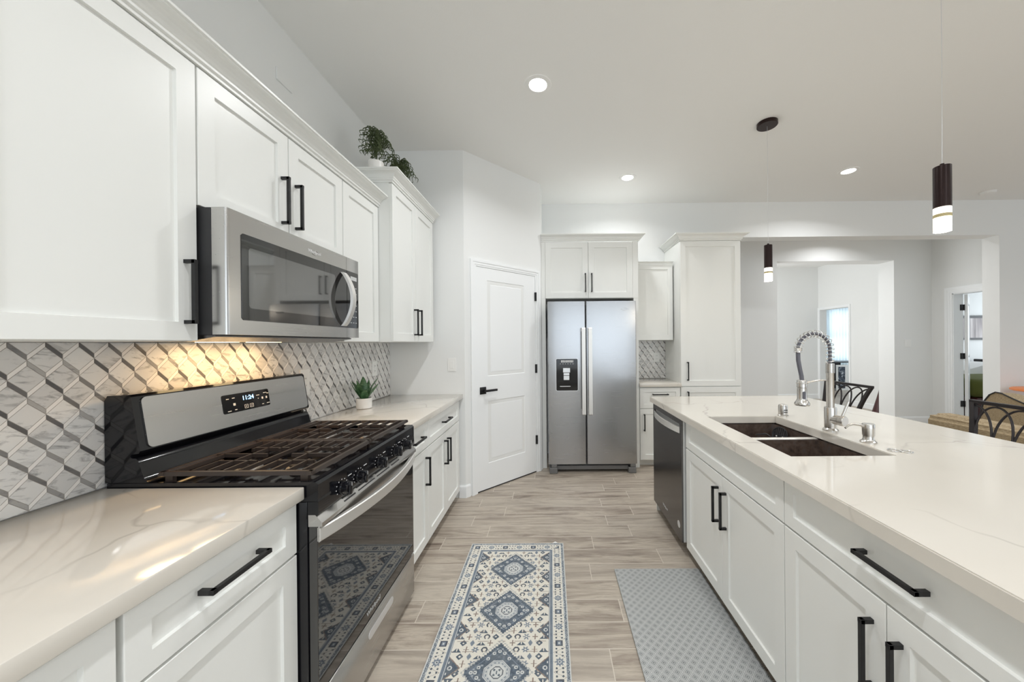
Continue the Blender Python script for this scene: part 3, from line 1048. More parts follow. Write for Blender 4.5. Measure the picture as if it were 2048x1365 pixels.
t = Thing('tall_pantry_cabinet', 'tall white cabinet with full-height door right of the small mosaic niche', 'cabinet', (1.73, YF, 0))
bm = new_bm(); box(bm, 1.4025, 2.058, YF + 0.0205, YB - 0.001, 0.085, 2.455); t.part('cabinet_body', bm, M['cab'])
bm = new_bm(); box(bm, 1.4035, 2.057, YF + 0.085, YB - 0.01, 0.001, 0.084); t.part('toe_kick', bm, M['cab'])
for z0, z1, h0, h1 in ((0.083, 0.868, 0.620, 0.820), (0.876, 2.447, 0.940, 1.140)):
    bm = new_bm(); shaker(bm, (1.405, YF + 0.020, z0), UX, NY, 0.650, z1 - z0, fw=0.060)
    d = t.part('door', bm, M['cab'])
    bm = new_bm(); pull(bm, (1.475, YF, h0), (1.475, YF, h1), NY)
    t.part('handle', bm, M['black'], parent=d, label='black square bar handle')
bm = new_bm(); sweep(bm, [(1.402, YB - 0.002), (1.402, YF - 0.001), (2.059, YF - 0.001), (2.059, YB - 0.002)], crown_prof(2.450))
t.part('crown_moulding', bm, M['cab'])

base_cab('base_cabinet', 'small white base cabinet between refrigerator and tall pantry cabinet', (0.952, YF, 0), UX, NY, 0.449,
         [('drawer', 0.006, 0.443, 0.640, 0.862, ('h', 0.225, 0.792, 0.17)), ('door', 0.006, 0.443, 0.083, 0.634, ('v', 0.05, 0.40, 0.58))], depth=0.485, toemat=M['cab'])
bm = new_bm(); box(bm, 0.9515, 1.4015, 3.712, YB - 0.011, 0.8745, 0.914, 0.003)
single('countertop', bm, M['quartz'], 'small white quartz countertop right of the refrigerator', 'countertop', (1.18, 3.98, 0.874), 40)

# ------------------------------------------------------------------ refrigerator
t = Thing('refrigerator', 'stainless side-by-side refrigerator with water dispenser', 'refrigerator', (0.425, 3.9, 0))
YD = 3.571
bm = new_bm(); box(bm, -0.030, 0.880, YD + 0.075, 4.20, 0.03, 1.760, 0.004); t.part('cabinet_body', bm, M['steel_side'])
dl = None
for x0, x1, nm in ((-0.033, 0.3585, 'l'), (0.3665, 0.884, 'r')):
    bm = new_bm(); prof = []
    # softly crowned front face
    n = 10
    pts = [(x0, YD + 0.068), (x0, YD + 0.014)]
    for k in range(n + 1):
        u = k / n
        pts.append((x0 + 0.006 + (x1 - x0 - 0.012) * u, YD + 0.006 - 0.006 * math.sin(PI * u) ** 0.5 if 0 < u < 1 else YD + 0.006))
    pts += [(x1, YD + 0.014), (x1, YD + 0.068)]
    prism(bm, pts, 0.100, 1.787, 'Z')
    d = t.part('door', bm, M['steel_v'], 25, label='brushed steel %s door' % ('freezer' if nm == 'l' else 'refrigerator'))
    if nm == 'l': dl = d
    xa, xb = (0.316, 0.354) if nm == 'l' else (0.384, 0.422)
    bm = new_bm()
    prism(bm, [(YD - 0.044, 0.617), (YD - 0.052, 0.624), (YD - 0.052, 1.503), (YD - 0.044, 1.511), (YD + 0.004, 1.511), (YD + 0.004, 1.478), (YD - 0.034, 1.466),
               (YD - 0.034, 0.662), (YD + 0.004, 0.650), (YD + 0.004, 0.617)], xa, xb, 'X')
    t.part('handle', bm, M['satin'], parent=d, label='flat brushed metal bar handle')
bm = new_bm()
pts = rrect(0.232, 0.338, 0.016)
prism(bm, [(x + 0.164, z + 1.028) for x, z in pts], YD - 0.003, YD + 0.002, 'Y')
t.part('dispenser_frame', bm, M['silver'], parent=dl, label='thin silver frame round the dispenser')
bm = new_bm()
prism(bm, [(x + 0.164, z + 1.028) for x, z in rrect(0.222, 0.328, 0.012)], YD - 0.005, YD - 0.0032, 'Y')
t.part('dispenser', bm, M['gloss_black'], parent=dl, label='glossy black ice and water dispenser')
bm = new_bm()
box(bm, 0.122, 0.196, YD - 0.022, YD - 0.0052, 1.052, 1.098, 0.003); box(bm, 0.128, 0.188, YD - 0.017, YD - 0.0052, 0.974, 1.018, 0.003)
box(bm, 0.128, 0.188, YD - 0.014, YD - 0.0052, 1.022, 1.048, 0.002)
t.part('dispenser_paddle', bm, M['silver'], parent=dl, label='grey dispenser paddle')
bm = new_bm(); box(bm, 0.09, 0.20, YD - 0.012, YD - 0.0052, 0.905, 0.912, 0.002)
t.part('drip_tray', bm, M['silver'], parent=dl)
bm = new_bm()
for k in range(6): box(bm, 0.092 + k * 0.026, 0.102 + k * 0.026, YD - 0.0056, YD - 0.0051, 1.138, 1.142)
for k in range(9): box(bm, 0.104 + k * 0.0145, 0.113 + k * 0.0145, YD - 0.0056, YD - 0.0051, 1.155, 1.178)
t.part('dispenser_marking', bm, M['mark'], parent=dl)
bm = new_bm(); text_mesh(bm, 'Whirlpool', 0.022, axes((0.764, YD - 0.0006, 1.700), (1, 0, 0), (0, 0, 1), (0, -1, 0)))
lg = new_bm(); tube(lg, [(0.764 + 0.030 * math.cos(a), YD - 0.0012, 1.701 + 0.014 * math.sin(a)) for a in [2 * PI * k / 24 for k in range(24)]], 0.0009, 6, True)
t.part('logo', bm, M['silver']); t.part('logo_ring', lg, M['silver'], 40)
bm = new_bm(); box(bm, 0.03, 0.80, YD + 0.045, YD + 0.074, 0.028, 0.070, 0.004); t.part('base_grille', bm, M['steel_side'])
for x0, x1 in ((-0.025, 0.058), (0.795, 0.875)):
    bm = new_bm(); box(bm, x0, x1, YD + 0.0, YD + 0.074, 0.002, 0.062, 0.006); box(bm, x0 + 0.02, x1 - 0.005, YD + 0.004, YD + 0.07, 0.064, 0.099, 0.004)
    t.part('foot_cover', bm, M['steel_side'], label='grey plastic roller cover')

# ------------------------------------------------------------------ island
XI, XIF = 0.802, 0.842
SK = (0.925, 1.326, 1.336, 2.050)       # sink cut-out
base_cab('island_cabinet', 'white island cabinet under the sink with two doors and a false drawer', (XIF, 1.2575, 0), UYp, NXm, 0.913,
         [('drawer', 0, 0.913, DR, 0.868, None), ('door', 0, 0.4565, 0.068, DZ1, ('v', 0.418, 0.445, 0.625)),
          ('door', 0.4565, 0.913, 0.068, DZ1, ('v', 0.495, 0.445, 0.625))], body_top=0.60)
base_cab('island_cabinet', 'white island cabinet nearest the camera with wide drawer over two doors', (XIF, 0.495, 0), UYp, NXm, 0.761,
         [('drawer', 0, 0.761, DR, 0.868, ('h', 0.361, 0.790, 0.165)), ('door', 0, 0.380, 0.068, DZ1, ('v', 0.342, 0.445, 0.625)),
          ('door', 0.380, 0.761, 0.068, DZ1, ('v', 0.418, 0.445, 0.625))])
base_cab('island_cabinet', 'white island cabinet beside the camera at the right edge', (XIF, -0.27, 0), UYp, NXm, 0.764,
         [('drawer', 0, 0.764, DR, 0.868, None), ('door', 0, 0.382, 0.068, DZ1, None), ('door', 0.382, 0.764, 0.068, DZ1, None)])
bm = new_bm()
box(bm, XIF + 0.002, 1.70, 2.7825, 2.800, 0.001, 0.873)
box(bm, 1.47, 1.70, -0.27, 2.782, 0.001, 0.873)
single('kitchen_island', bm, M['cab'], 'white end and back panelling of the kitchen island', 'island', (1.5, 1.3, 0))
# top with the sink cut-out
bm = new_bm()
xs = [XI, SK[0], SK[1], 2.0]; ys = [-0.6, SK[2], SK[3], 2.813]
Vt = {}
for k, z in enumerate((0.8745, 0.914)):
    for i, x in enumerate(xs):
        for j, y in enumerate(ys): Vt[i, j, k] = bm.verts.new((x, y, z))
for i in range(3):
    for j in range(3):
        if i == 1 and j == 1: continue
        for k in (0, 1): bm.faces.new([Vt[i, j, k], Vt[i + 1, j, k], Vt[i + 1, j + 1, k], Vt[i, j + 1, k]])
def side(a, b): bm.faces.new([Vt[a[0], a[1], 0], Vt[b[0], b[1], 0], Vt[b[0], b[1], 1], Vt[a[0], a[1], 1]])
for i in range(3):
    side((i, 0), (i + 1, 0)); side((i, 3), (i + 1, 3)); side((0, i), (0, i + 1)); side((3, i), (3, i + 1))
for a, b in (((1, 1), (2, 1)), ((2, 1), (2, 2)), ((2, 2), (1, 2)), ((1, 2), (1, 1))): side(a, b)
bmesh.ops.recalc_face_normals(bm, faces=bm.faces)
es = [e for e in bm.edges if len(e.link_faces) == 2 and e.calc_face_angle() > 1.0 and e.verts[0].co.z > 0.9 and e.verts[1].co.z > 0.9]
bmesh.ops.bevel(bm, geom=es, offset=0.003, segments=2, affect='EDGES')
single('island_countertop', bm, M['quartz'], 'wide white veined quartz top of the kitchen island', 'countertop', (1.4, 1.3, 0.874), 40)

# sink
t = Thing('kitchen_sink', 'dark copper double-bowl sink set in the island', 'sink', (1.125, 1.69, 0.64))
bm = new_bm()
def bowl(bm, x0, x1, y0, y1, zt, zb, th=0.008, r=0.03):
    def ring(ins, z, rr):
        cx, cy = (x0 + x1) / 2, (y0 + y1) / 2
        return [bm.verts.new((cx + a, cy + b, z)) for a, b in rrect(x1 - x0 - 2 * ins, y1 - y0 - 2 * ins, max(rr, 0.003), 5)]
    R = [ring(-th, zb - th, r), ring(-th, zt, r), ring(0, zt, r), ring(0.004, zb + 0.03, r), ring(0.012, zb + 0.008, r), ring(0.03, zb, r)]
    for A, B in zip(R, R[1:]):
        for k in range(len(A)): bm.faces.new((A[k], A[(k + 1) % len(A)], B[(k + 1) % len(A)], B[k]))
    bm.faces.new(R[-1]); bm.faces.new(list(reversed(R[0])))
bowl(bm, SK[0] - .004, SK[1] + .004, 1.752, SK[3] + .004, 0.866, 0.655)
t.part('bowl', bm, M['copper'], 50, label='far sink bowl')
bm = new_bm(); bowl(bm, SK[0] - .004, SK[1] + .004, SK[2] - .004, 1.724, 0.866, 0.655)
t.part('bowl', bm, M['copper'], 50, label='near sink bowl')
bm = new_bm(); box(bm, SK[0] - .004, SK[1] + .004, 1.7235, 1.7525, 0.862, 0.872, 0.004); t.part('divider', bm, M['satin'], 50)  # paler metal than the bowls, standing in for a bright reflection
bm = new_bm()
box(bm, SK[0] - .03, SK[1] + .03, SK[2] - .03, SK[2] - .0125, 0.8665, 0.8738); box(bm, SK[0] - .03, SK[1] + .03, SK[3] + .0125, SK[3] + .03, 0.8665, 0.8738)
box(bm, SK[0] - .03, SK[0] - .0125, SK[2] - .0125, SK[3] + .0125, 0.8665, 0.8738); box(bm, SK[1] + .0125, SK[1] + .03, SK[2] - .0125, SK[3] + .0125, 0.8665, 0.8738)
t.part('rim', bm, M['copper'])
for yc in (1.90, 1.53):
    bm = new_bm(); lathe(bm, (1.125, yc, 0.6555), [(0, 0.001), (0.03, 0.001), (0.04, 0.003), (0.044, 0.002), (0.044, 0)], 24)
    t.part('drain', bm, M['bronze'], 40)
# slotted black strainer with two rivets leaning in the far bowl
t = Thing('slotted_strainer', 'round black slotted strainer with two rivets hanging in the far sink bowl', 'strainer', (1.27, 1.93, 0.80))
C0 = Vector((1.296, 1.965, 0.825)); nrm = Vector((-0.85, -0.35, 0.25)).normalized()
ua, ub = frame_of(nrm)
bm = new_bm()
tube(bm, [C0 + (ua * math.cos(a) + ub * math.sin(a)) * 0.042 for a in [2 * PI * k / 28 for k in range(28)]], 0.004, 8, True)
for k in range(-3, 4):
    h = math.sqrt(max(0, 0.042 ** 2 - (k * 0.011) ** 2))
    obox(bm, C0 + ua * k * 0.011, ua * 0.0035, ub * h, nrm * 0.0015)
obox(bm, C0, ua * 0.042, ub * 0.004, nrm * 0.0016)
t.part('slotted_disc', bm, M['dark'], 40)
bm = new_bm(); tube(bm, [C0 - ua * 0.0 + ub * 0.04, C0 + Vector((-0.06, 0.03, 0.0)), C0 + Vector((-0.11, 0.045, -0.01))], 0.004, 8); t.part('handle', bm, M['dark'], 40)
for s in (-1, 1):
    bm = new_bm(); lathe(bm, C0 + ua * 0.018 * s + nrm * 0.002 - Vector((0, 0, .012)), [(0.006, 0), (0.006, 0.002), (0.004, 0.004), (0, 0.0045)], 16, nrm); t.part('rivet', bm, M['chrome'], 40)

# faucet
FX, FY = 1.380, 1.712
t = Thing('kitchen_faucet', 'tall brushed steel pull-down faucet with coiled spring arch', 'faucet', (FX, FY, 0.914))
bm = new_bm(); lathe(bm, (FX, FY, 0.9142), [(0, 0), (0.0325, 0), (0.0325, 0.006), (0.027, 0.012), (0.0255, 0.014), (0.0255, 0.112), (0.024, 0.116), (0.0165, 0.117), (0, 0.117)], 32)
t.part('body', bm, M['nickel'], 35)
bm = new_bm(); lathe(bm, (FX, FY, 1.0312), [(0, 0), (0.0165, 0), (0.0165, 0.164), (0.0175, 0.167), (0.0175, 0.170), (0, 0.170)], 32)
t.part('riser_pipe', bm, M['nickel'], 35)
bm = new_bm()
pf = [(0, 0)]
for k in range(9): pf += [(0.0185, 0.0005 + k * 0.005), (0.0185, 0.003 + k * 0.005), (0.016, 0.0035 + k * 0.005), (0.016, 0.005 + k * 0.005)]
pf += [(0, 0.0455)]
lathe(bm, (FX, FY, 1.2015), pf, 32); t.part('ribbed_collar', bm, M['nickel'], 30)
# arch centreline
arch = []
for k in range(6): arch.append(Vector((FX, FY, 1.247 + 0.068 * k / 6)))
RA = 0.079
for k in range(0, 25):
    a = PI * k / 24 * 0.965
    arch.append(Vector((FX - RA + RA * math.cos(a), FY, 1.315 + RA * math.sin(a))))
bm = new_bm(); tube(bm, arch, 0.0075, 14)
t.part('inner_hose', bm, M['grey_rub'], 60, label='grey rubber hose')
# spring
cum = [0]
for a, b in zip(arch, arch[1:]): cum.append(cum[-1] + (b - a).length)
L = cum[-1]
def on_arch(s):
    s = max(0, min(L - 1e-6, s))
    for i in range(len(cum) - 1):
        if cum[i + 1] >= s:
            f = (s - cum[i]) / (cum[i + 1] - cum[i]); d = (arch[i + 1] - arch[i]).normalized()
            return arch[i].lerp(arch[i + 1], f), d
pts = []
turns = 16; nn = turns * 14
for k in range(nn + 1):
    s = L * (k / nn)
    p_, d = on_arch(s)
    side_ = Vector((0, 1, 0)); up_ = d.cross(side_)
    a = 2 * PI * turns * k / nn
    pts.append(p_ + (side_ * math.cos(a) + up_ * math.sin(a)) * 0.0170)
bm = new_bm(); tube(bm, pts, 0.0021, 8); t.part('spring', bm, M['chrome'], 60, label='open chrome spring coil')
# collar and hose down to the spray head
ex = arch[-1]; HX = FX - 0.150
bm = new_bm(); lathe(bm, (ex.x, ex.y, ex.z - 0.022), [(0, 0), (0.017, 0), (0.018, 0.004), (0.0165, 0.008), (0.018, 0.012), (0.0165, 0.016), (0.018, 0.020), (0.016, 0.024), (0, 0.024)], 24)
t.part('spring_end_collar', bm, M['chrome'], 35)
hose = [Vector((ex.x, ex.y, ex.z - 0.02)), Vector((ex.x + 0.001, ex.y, ex.z - 0.06)), Vector((ex.x + 0.008, FY, ex.z - 0.10)), Vector((ex.x + 0.016, FY, 1.185)), Vector((ex.x + 0.018, FY, 1.165))]
bm = new_bm(); tube(bm, hose, 0.0095, 14); t.part('hose', bm, M['grey_rub'], 60, label='grey rubber hose')
hx = ex.x + 0.018
bm = new_bm(); lathe(bm, (hx, FY, 1.040), [(0, 0), (0.031, 0), (0.0325, 0.004), (0.0325, 0.012), (0.027, 0.020), (0.0215, 0.030), (0.0205, 0.034), (0.0205, 0.085), (0.0195, 0.086), (0.0195, 0.088), (0.0215, 0.090), (0.0215, 0.122), (0.019, 0.126), (0, 0.126)], 32)
sh_ = t.part('spray_head', bm, M['nickel'], 35)
bm = new_bm()
prism(bm, [(hx + x - 0.004, 1.092 + z) for x, z in rrect(0.013, 0.038, 0.006)], FY - 0.0225, FY - 0.015, 'Y')
t.part('spray_button', bm, M['grey_rub'], parent=sh_, label='dark oval button')
bm = new_bm(); tube(bm, [(FX - 0.012, FY, 1.163), (FX - 0.06, FY, 1.162), (hx + 0.012, FY, 1.150)], 0.0035, 10)
tube(bm, [Vector((hx, FY, 1.150)) + Vector((math.cos(a), math.sin(a), 0)) * 0.0225 for a in [2 * PI * k / 24 for k in range(24)]], 0.0025, 8, True)
t.part('support_arm', bm, M['nickel'], 50)
hd = Vector((0.30, -0.95, 0)).normalized()
hb = Vector((FX, FY, 0.972))
bm = new_bm(); lathe(bm, hb + hd * 0.012, [(0, 0), (0.0235, 0), (0.0235, 0.028), (0.022, 0.029), (0.022, 0.031), (0.0245, 0.032), (0.0245, 0.052), (0.023, 0.054), (0, 0.054)], 32, hd)
t.part('valve_hub', bm, M['nickel'], 35)
p0 = hb + hd * 0.048
bm = new_bm(); tube(bm, [p0 + Vector((0.004, 0, 0.018)), p0 + Vector((0.036, 0.0, 0.092))], [0.0055, 0.0062], 12); t.part('lever', bm, M['nickel'], 40)

# soap dispenser
t = Thing('soap_dispenser', 'small brushed steel soap dispenser with curved spout right of the faucet', 'soap dispenser', (1.382, 1.51, 0.914))
bm = new_bm(); lathe(bm, (1.382, 1.51, 0.9142), [(0, 0), (0.029, 0), (0.029, 0.004), (0.022, 0.010), (0.0195, 0.016), (0.0195, 0.030), (0, 0.03)], 28); t.part('base', bm, M['nickel'], 35)
bm = new_bm(); lathe(bm, (1.382, 1.51, 0.9445), [(0, 0), (0.0215, 0), (0.0222, 0.030), (0.0222, 0.048), (0.0205, 0.051), (0, 0.051)], 28); t.part('pump_head', bm, M['nickel'], 35)
bm = new_bm(); tube(bm, [(1.368, 1.51, 0.982), (1.345, 1.51, 0.990), (1.315, 1.51, 0.994), (1.292, 1.508, 0.988), (1.278, 1.506, 0.978)], [0.006, 0.0055, 0.005, 0.0045, 0.004], 12); t.part('spout', bm, M['nickel'], 50)

# air gap cap
t = Thing('air_gap_cap', 'short brushed steel slotted air gap cap left of the faucet', 'sink fitting', (1.380, 2.062, 0.914))
bm = new_bm(); lathe(bm, (1.380, 2.062, 0.9142), [(0, 0), (0.028, 0), (0.028, 0.004), (0.0245, 0.007), (0.0245, 0.055), (0.022, 0.064), (0.014, 0.067), (0, 0.067)], 28); t.part('cap', bm, M['nickel'], 40)
bm = new_bm()
for dz in (0.024, 0.036): obox(bm, (1.380, 2.062 - 0.0245, 0.9142 + dz), (0.010, 0, 0), (0, 0.0012, 0), (0, 0, 0.0025))
t.part('slot', bm, M['dark'])
# flat rings
for dx, dy, lb in ((-0.012, 0.008, 'left'), (0.020, -0.010, 'right')):
    bm = new_bm(); c = Vector((1.386 + dx, 1.383 + dy, 0.9165))
    tube(bm, [c + Vector((math.cos(a), math.sin(a), 0)) * 0.018 for a in [2 * PI * k / 28 for k in range(28)]], 0.0022 if lb == 'left' else 0.0024, 8, True)
    if lb == 'right': bmesh.ops.translate(bm, verts=bm.verts, vec=(0.000, -0.001, 0))
    single('metal_ring', bm, M['chrome'], 'small flat metal ring on the island top, %s of the pair' % lb, 'ring', c, 50, 'metal rings on the island top')

# ------------------------------------------------------------------ dishwasher
t = Thing('dishwasher', 'dark stainless dishwasher at the far end of the island', 'dishwasher', (0.85, 2.475, 0))
bm = new_bm(); box(bm, 0.872, 1.40, 2.182, 2.774, 0.09, 0.868); t.part('tub', bm, M['dark'])
bm = new_bm(); box(bm, 0.829, 0.871, 2.180, 2.776, 0.090, 0.868, 0.002)
t.part('door_edge', bm, M['silver'], label='light grey door liner edge')
bm = new_bm()
Yd0, Yd1 = 2.180, 2.776
prism(bm, [(0.828, 0.088), (0.818, 0.090), (0.818, 0.775), (0.828, 0.775)], Yd0, Yd1, 'Y')
prism(bm, [(0.828, 0.832), (0.818, 0.832), (0.818, 0.866), (0.821, 0.870), (0.828, 0.870)], Yd0, Yd1, 'Y')
box(bm, 0.818, 0.828, Yd0, Yd0 + 0.035, 0.7745, 0.8325); box(bm, 0.818, 0.828, Yd1 - 0.035, Yd1, 0.7745, 0.8325)
t.part('front_panel', bm, M['steel_dark'])
bm = new_bm(); n = 16
vs = []
for k in range(n + 1):
    u = k / n; y = Yd0 + 0.030 + (Yd1 - Yd0 - 0.06) * u
    x = 0.816 - 0.030 * math.sin(PI * u) ** 0.8
    vs.append([bm.verts.new(p_) for p_ in ((x + 0.008, y, 0.772), (x, y, 0.774), (x, y, 0.812), (x + 0.008, y, 0.814))])
for A, B in zip(vs, vs[1:]):
    for k in range(4): bm.faces.new((A[k], A[(k + 1) % 4], B[(k + 1) % 4], B[k]))
bm.faces.new(vs[0]); bm.faces.new(vs[-1])
t.part('handle', bm, M['satin'], 35, label='light bowed metal handle')
bm = new_bm(); lathe(bm, (0.8178, 2.235, 0.18), [(0, 0), (0.0225, 0), (0.0225, 0.0004), (0.0195, 0.0006), (0, 0.0006)], 28, (-1, 0, 0)); b_ = t.part('round_sticker', bm, M['mark'])
bm = new_bm(); lathe(bm, (0.8170, 2.235, 0.18), [(0, 0), (0.017, 0), (0.017, 0.0003), (0, 0.0003)], 28, (-1, 0, 0)); t.part('sticker_print', bm, M['silver'], parent=b_)
bm = new_bm(); text_mesh(bm, 'Whirlpool', 0.024, axes((0.8176, 2.50, 0.165), (0, -1, 0), (0, 0, 1), (-1, 0, 0))); t.part('logo', bm, M['silver'])
bm = new_bm(); box(bm, 0.905, 0.925, 2.182, 2.774, 0.002, 0.086); t.part('toe_panel', bm, M['dark'])

# ------------------------------------------------------------------ gas range
RY0, RY1 = Y0 + 0.003, 1.851
XC_, XD = -0.742, -0.745
t = Thing('gas_range', 'black and stainless freestanding gas stove between the left counters', 'stove', (-1.08, 1.468, 0))
bm = new_bm(); box(bm, XW + 0.014, XD - 0.030, RY0, RY1, 0.030, 0.8645, 0.003); t.part('body', bm, M['enamel'], 40)
bm = new_bm()
prism(bm, [(XW + 0.02, 0.865), (XC_ - 0.004, 0.865), (XC_ + 0.002, 0.872), (XC_ + 0.002, 0.888), (XC_ + 0.002, 0.918), (XC_ - 0.006, 0.926), (XC_ - 0.03, 0.926), (XC_ - 0.038, 0.916), (XW + 0.02, 0.916)], RY0 + 0.012, RY1 - 0.012, 'Y')
for ya, yb in ((RY0, RY0 + 0.0118), (RY1 - 0.0118, RY1)):
    prism(bm, [(XW + 0.02, 0.865), (XC_ - 0.004, 0.865), (XC_ + 0.002, 0.872), (XC_ + 0.002, 0.918), (XC_ - 0.006, 0.9265), (XW + 0.02, 0.9265)], ya, yb, 'Y')
t.part('cooktop', bm, M['enamel'], 30, label='glossy black cooktop tray')
# backguard
bm = new_bm()
prism(bm, [(XW + 0.014, 0.928), (XW + 0.014, 1.188), (XW + 0.024, 1.204), (-1.338, 1.207), (-1.330, 1.200), (-1.303, 1.028), (-1.307, 1.021), (-1.330, 1.018), (-1.334, 1.012), (-1.330, 1.006),
           (-1.316, 1.005), (-1.310, 1.000), (-1.304, 0.985), (-1.294, 0.950), (-1.288, 0.938), (-1.278, 0.930), (-1.272, 0.928)], RY0, RY1, 'Y')
bg = t.part('backguard', bm, M['enamel'], 35, label='glossy black backguard')
bx = Vector((-1.330, 0, 1.200)); bd_ = (Vector((-1.303, 0, 1.028)) - bx); bl_ = bd_.length; bd_.normalize(); bn = Vector((-bd_.z, 0, bd_.x)).normalized()
if bn.x < 0: bn = -bn
def TG(y, s, h): return bx + bd_ * s + bn * h + Vector((0, y, 0))
def slab_on_guard(bm, y0, y1, s0, s1, h0, h1, r):
    P2 = rrect(y1 - y0, s1 - s0, r)
    A = [bm.verts.new(TG((y0 + y1) / 2 + a, (s0 + s1) / 2 + b, h0)) for a, b in P2]
    B = [bm.verts.new(TG((y0 + y1) / 2 + a, (s0 + s1) / 2 + b, h1)) for a, b in P2]
    bm.faces.new(A); bm.faces.new(B)
    for k in range(len(A)): bm.faces.new((A[k], A[(k + 1) % len(A)], B[(k + 1) % len(A)], B[k]))
bm = new_bm(); slab_on_guard(bm, RY0 + 0.022, RY1 - 0.010, 0.004, bl_ - 0.004, -0.001, 0.004, 0.016)
t.part('steel_panel', bm, M['steel_h'], 40, label='brushed steel control panel')
bm = new_bm(); slab_on_guard(bm, 1.374, 1.602, 0.042, 0.118, 0.0038, 0.0052, 0.008)
disp = t.part('display', bm, M['gloss_black'], label='black control display')
bm = new_bm()
text_mesh(bm, '11:24', 0.026, axes(TG(1.492, 0.066, 0.0056), (0, 1, 0), -bd_, bn))
t.part('clock_digits', bm, M['clock'], parent=disp, label='blue clock digits 11:24')
bm = new_bm()
def mk(y0, y1, s0, s1): slab_on_guard(bm, y0, y1, s0, s1, 0.0053, 0.0056, 0.0008)
def outline(y0, y1, s0, s1, th=0.0009):
    mk(y0, y1, s0, s0 + 2 * th); mk(y0, y1, s1 - 2 * th, s1); mk(y0, y0 + 2 * th, s0, s1); mk(y1 - 2 * th, y1, s0, s1)
for (y, s, w_) in ((1.392, .058, .012), (1.418, .057, .012), (1.392, .108, .016), (1.424, .106, .010), (1.534, .062, .016), (1.572, .056, .018), (1.590, .060, .01), (1.558, .105, .010), (1.584, .104, .016)):
    mk(y, y + w_, s, s + 0.003)
mk(1.420, 1.430, .080, .090); mk(1.540, 1.544, .076, .080); mk(1.560, 1.568, .074, .084); mk(1.582, 1.590, .074, .084)
outline(1.470, 1.488, .094, .110); outline(1.496, 1.514, .094, .110); mk(1.476, 1.482, .100, .104); mk(1.502, 1.508, .100, .104)
t.part('display_marking', bm, M['mark'], parent=disp)
# control fascia, tilted, with five knobs
bm = new_bm()
prism(bm, [(XD - 0.028, 0.822), (XC_ + 0.002, 0.822), (XC_ + 0.004, 0.828), (XC_ + 0.002, 0.8635), (XD - 0.028, 0.8635)], RY0, RY1, 'Y')
prism(bm, [(XC_ - 0.01, 0.8640), (XC_ + 0.003, 0.8640), (XC_ + 0.0015, 0.872), (XC_ - 0.01, 0.872)], RY0 + 0.001, RY1 - 0.001, 'Y')
fas = t.part('control_fascia', bm, M['enamel'], 35, label='glossy black knob panel')
bm = new_bm()
for yk in (1.208, 1.312, 1.468, 1.618, 1.722):
    for k in range(9):
        a = -0.7 * PI + 1.4 * PI * k / 8
        y, z = yk - 0.032 * math.sin(a) * 1.0, 0.862 + 0.026 * math.cos(a)
        if z < 0.896: obox(bm, (XC_ + 0.0048, y, min(z, .89)), (0.0003, 0, 0), (0, 0.0016, 0), (0, 0, 0.0016))
    box(bm, XC_ + 0.0042, XC_ + 0.0046, yk + 0.038, yk + 0.060, 0.884, 0.887)
t.part('dial_marking', bm, M['mark'], parent=fas)
for yk in (1.208, 1.312, 1.468, 1.618, 1.722):
    bm = new_bm()
    lathe(bm, (XC_ + 0.004, yk, 0.858), [(0, 0), (0.0225, 0), (0.0225, 0.006), (0.019, 0.008), (0.0185, 0.026), (0.016, 0.029), (0, 0.029)], 28, (1, 0, 0))
    box(bm, XC_ + 0.010, XC_ + 0.040, yk - 0.0075, yk + 0.0075, 0.836, 0.880, 0.003)
    kn = t.part('knob', bm, M['enamel'], 35)
    bm = new_bm(); box(bm, XC_ + 0.0402, XC_ + 0.0406, yk - 0.001, yk + 0.001, 0.866, 0.878); t.part('pointer', bm, M['mark'], parent=kn)
# vent strip
bm = new_bm()
prism(bm, [(XD - 0.028, 0.8215), (XD - 0.006, 0.8215), (XD + 0.016, 0.796), (XD + 0.016, 0.784), (XD - 0.028, 0.784)], RY0 + 0.002, RY1 - 0.002, 'Y')
vt = t.part('vent_trim', bm, M['steel_h'], label='steel vent strip above the oven handle')
bm = new_bm()
pv0 = Vector((XD - 0.006, 0, 0.8215)); pv1 = Vector((XD + 0.016, 0, 0.796)); dv = (pv1 - pv0); lv = dv.length; dv.normalize(); nv = Vector((-dv.z, 0, dv.x))
for (ya, yb) in ((1.22, 1.29), (1.31, 1.43), (1.45, 1.56), (1.58, 1.66)):
    for s in (0.009, 0.022):
        obox(bm, pv0 + dv * s + nv * 0.0002 + Vector((0, (ya + yb) / 2, 0)), dv * 0.0025, Vector((0, (yb - ya) / 2, 0)), nv * 0.0005)
t.part('vent_slots', bm, M['dark'], parent=vt)
# oven door
bm = new_bm(); box(bm, XD - 0.028, XD, RY0 + 0.003, RY1 - 0.003, 0.246, 0.7835, 0.002)
od = t.part('oven_door', bm, M['glass_black'], label='black mirror-like glass oven door')
bm = new_bm(); box(bm, XD + 0.0005, XD + 0.006, RY0 + 0.004, RY1 - 0.004, 0.732, 0.7833, 0.002)
t.part('door_trim', bm, M['steel_h'], 40, parent=od, label='steel band across the oven door top')
bm = new_bm(); n = 24; vs = []
for k in range(n + 1):
    u = k / n; y = RY0 + 0.004 + (RY1 - RY0 - 0.008) * u
    x = XD + 0.010 + 0.052 * math.sin(PI * u) ** 0.85
    th = 0.016
    zc_ = 0.758
    hh = 0.021
    vs.append([bm.verts.new(p_) for p_ in ((x - th, y, zc_ - hh), (x - 0.004, y, zc_ - hh - 0.002), (x, y, zc_ - hh + 0.003), (x, y, zc_ + hh - 0.003), (x - 0.004, y, zc_ + hh), (x - th, y, zc_ + hh))])
for A, B in zip(vs, vs[1:]):
    for k in range(6): bm.faces.new((A[k], A[(k + 1) % 6], B[(k + 1) % 6], B[k]))
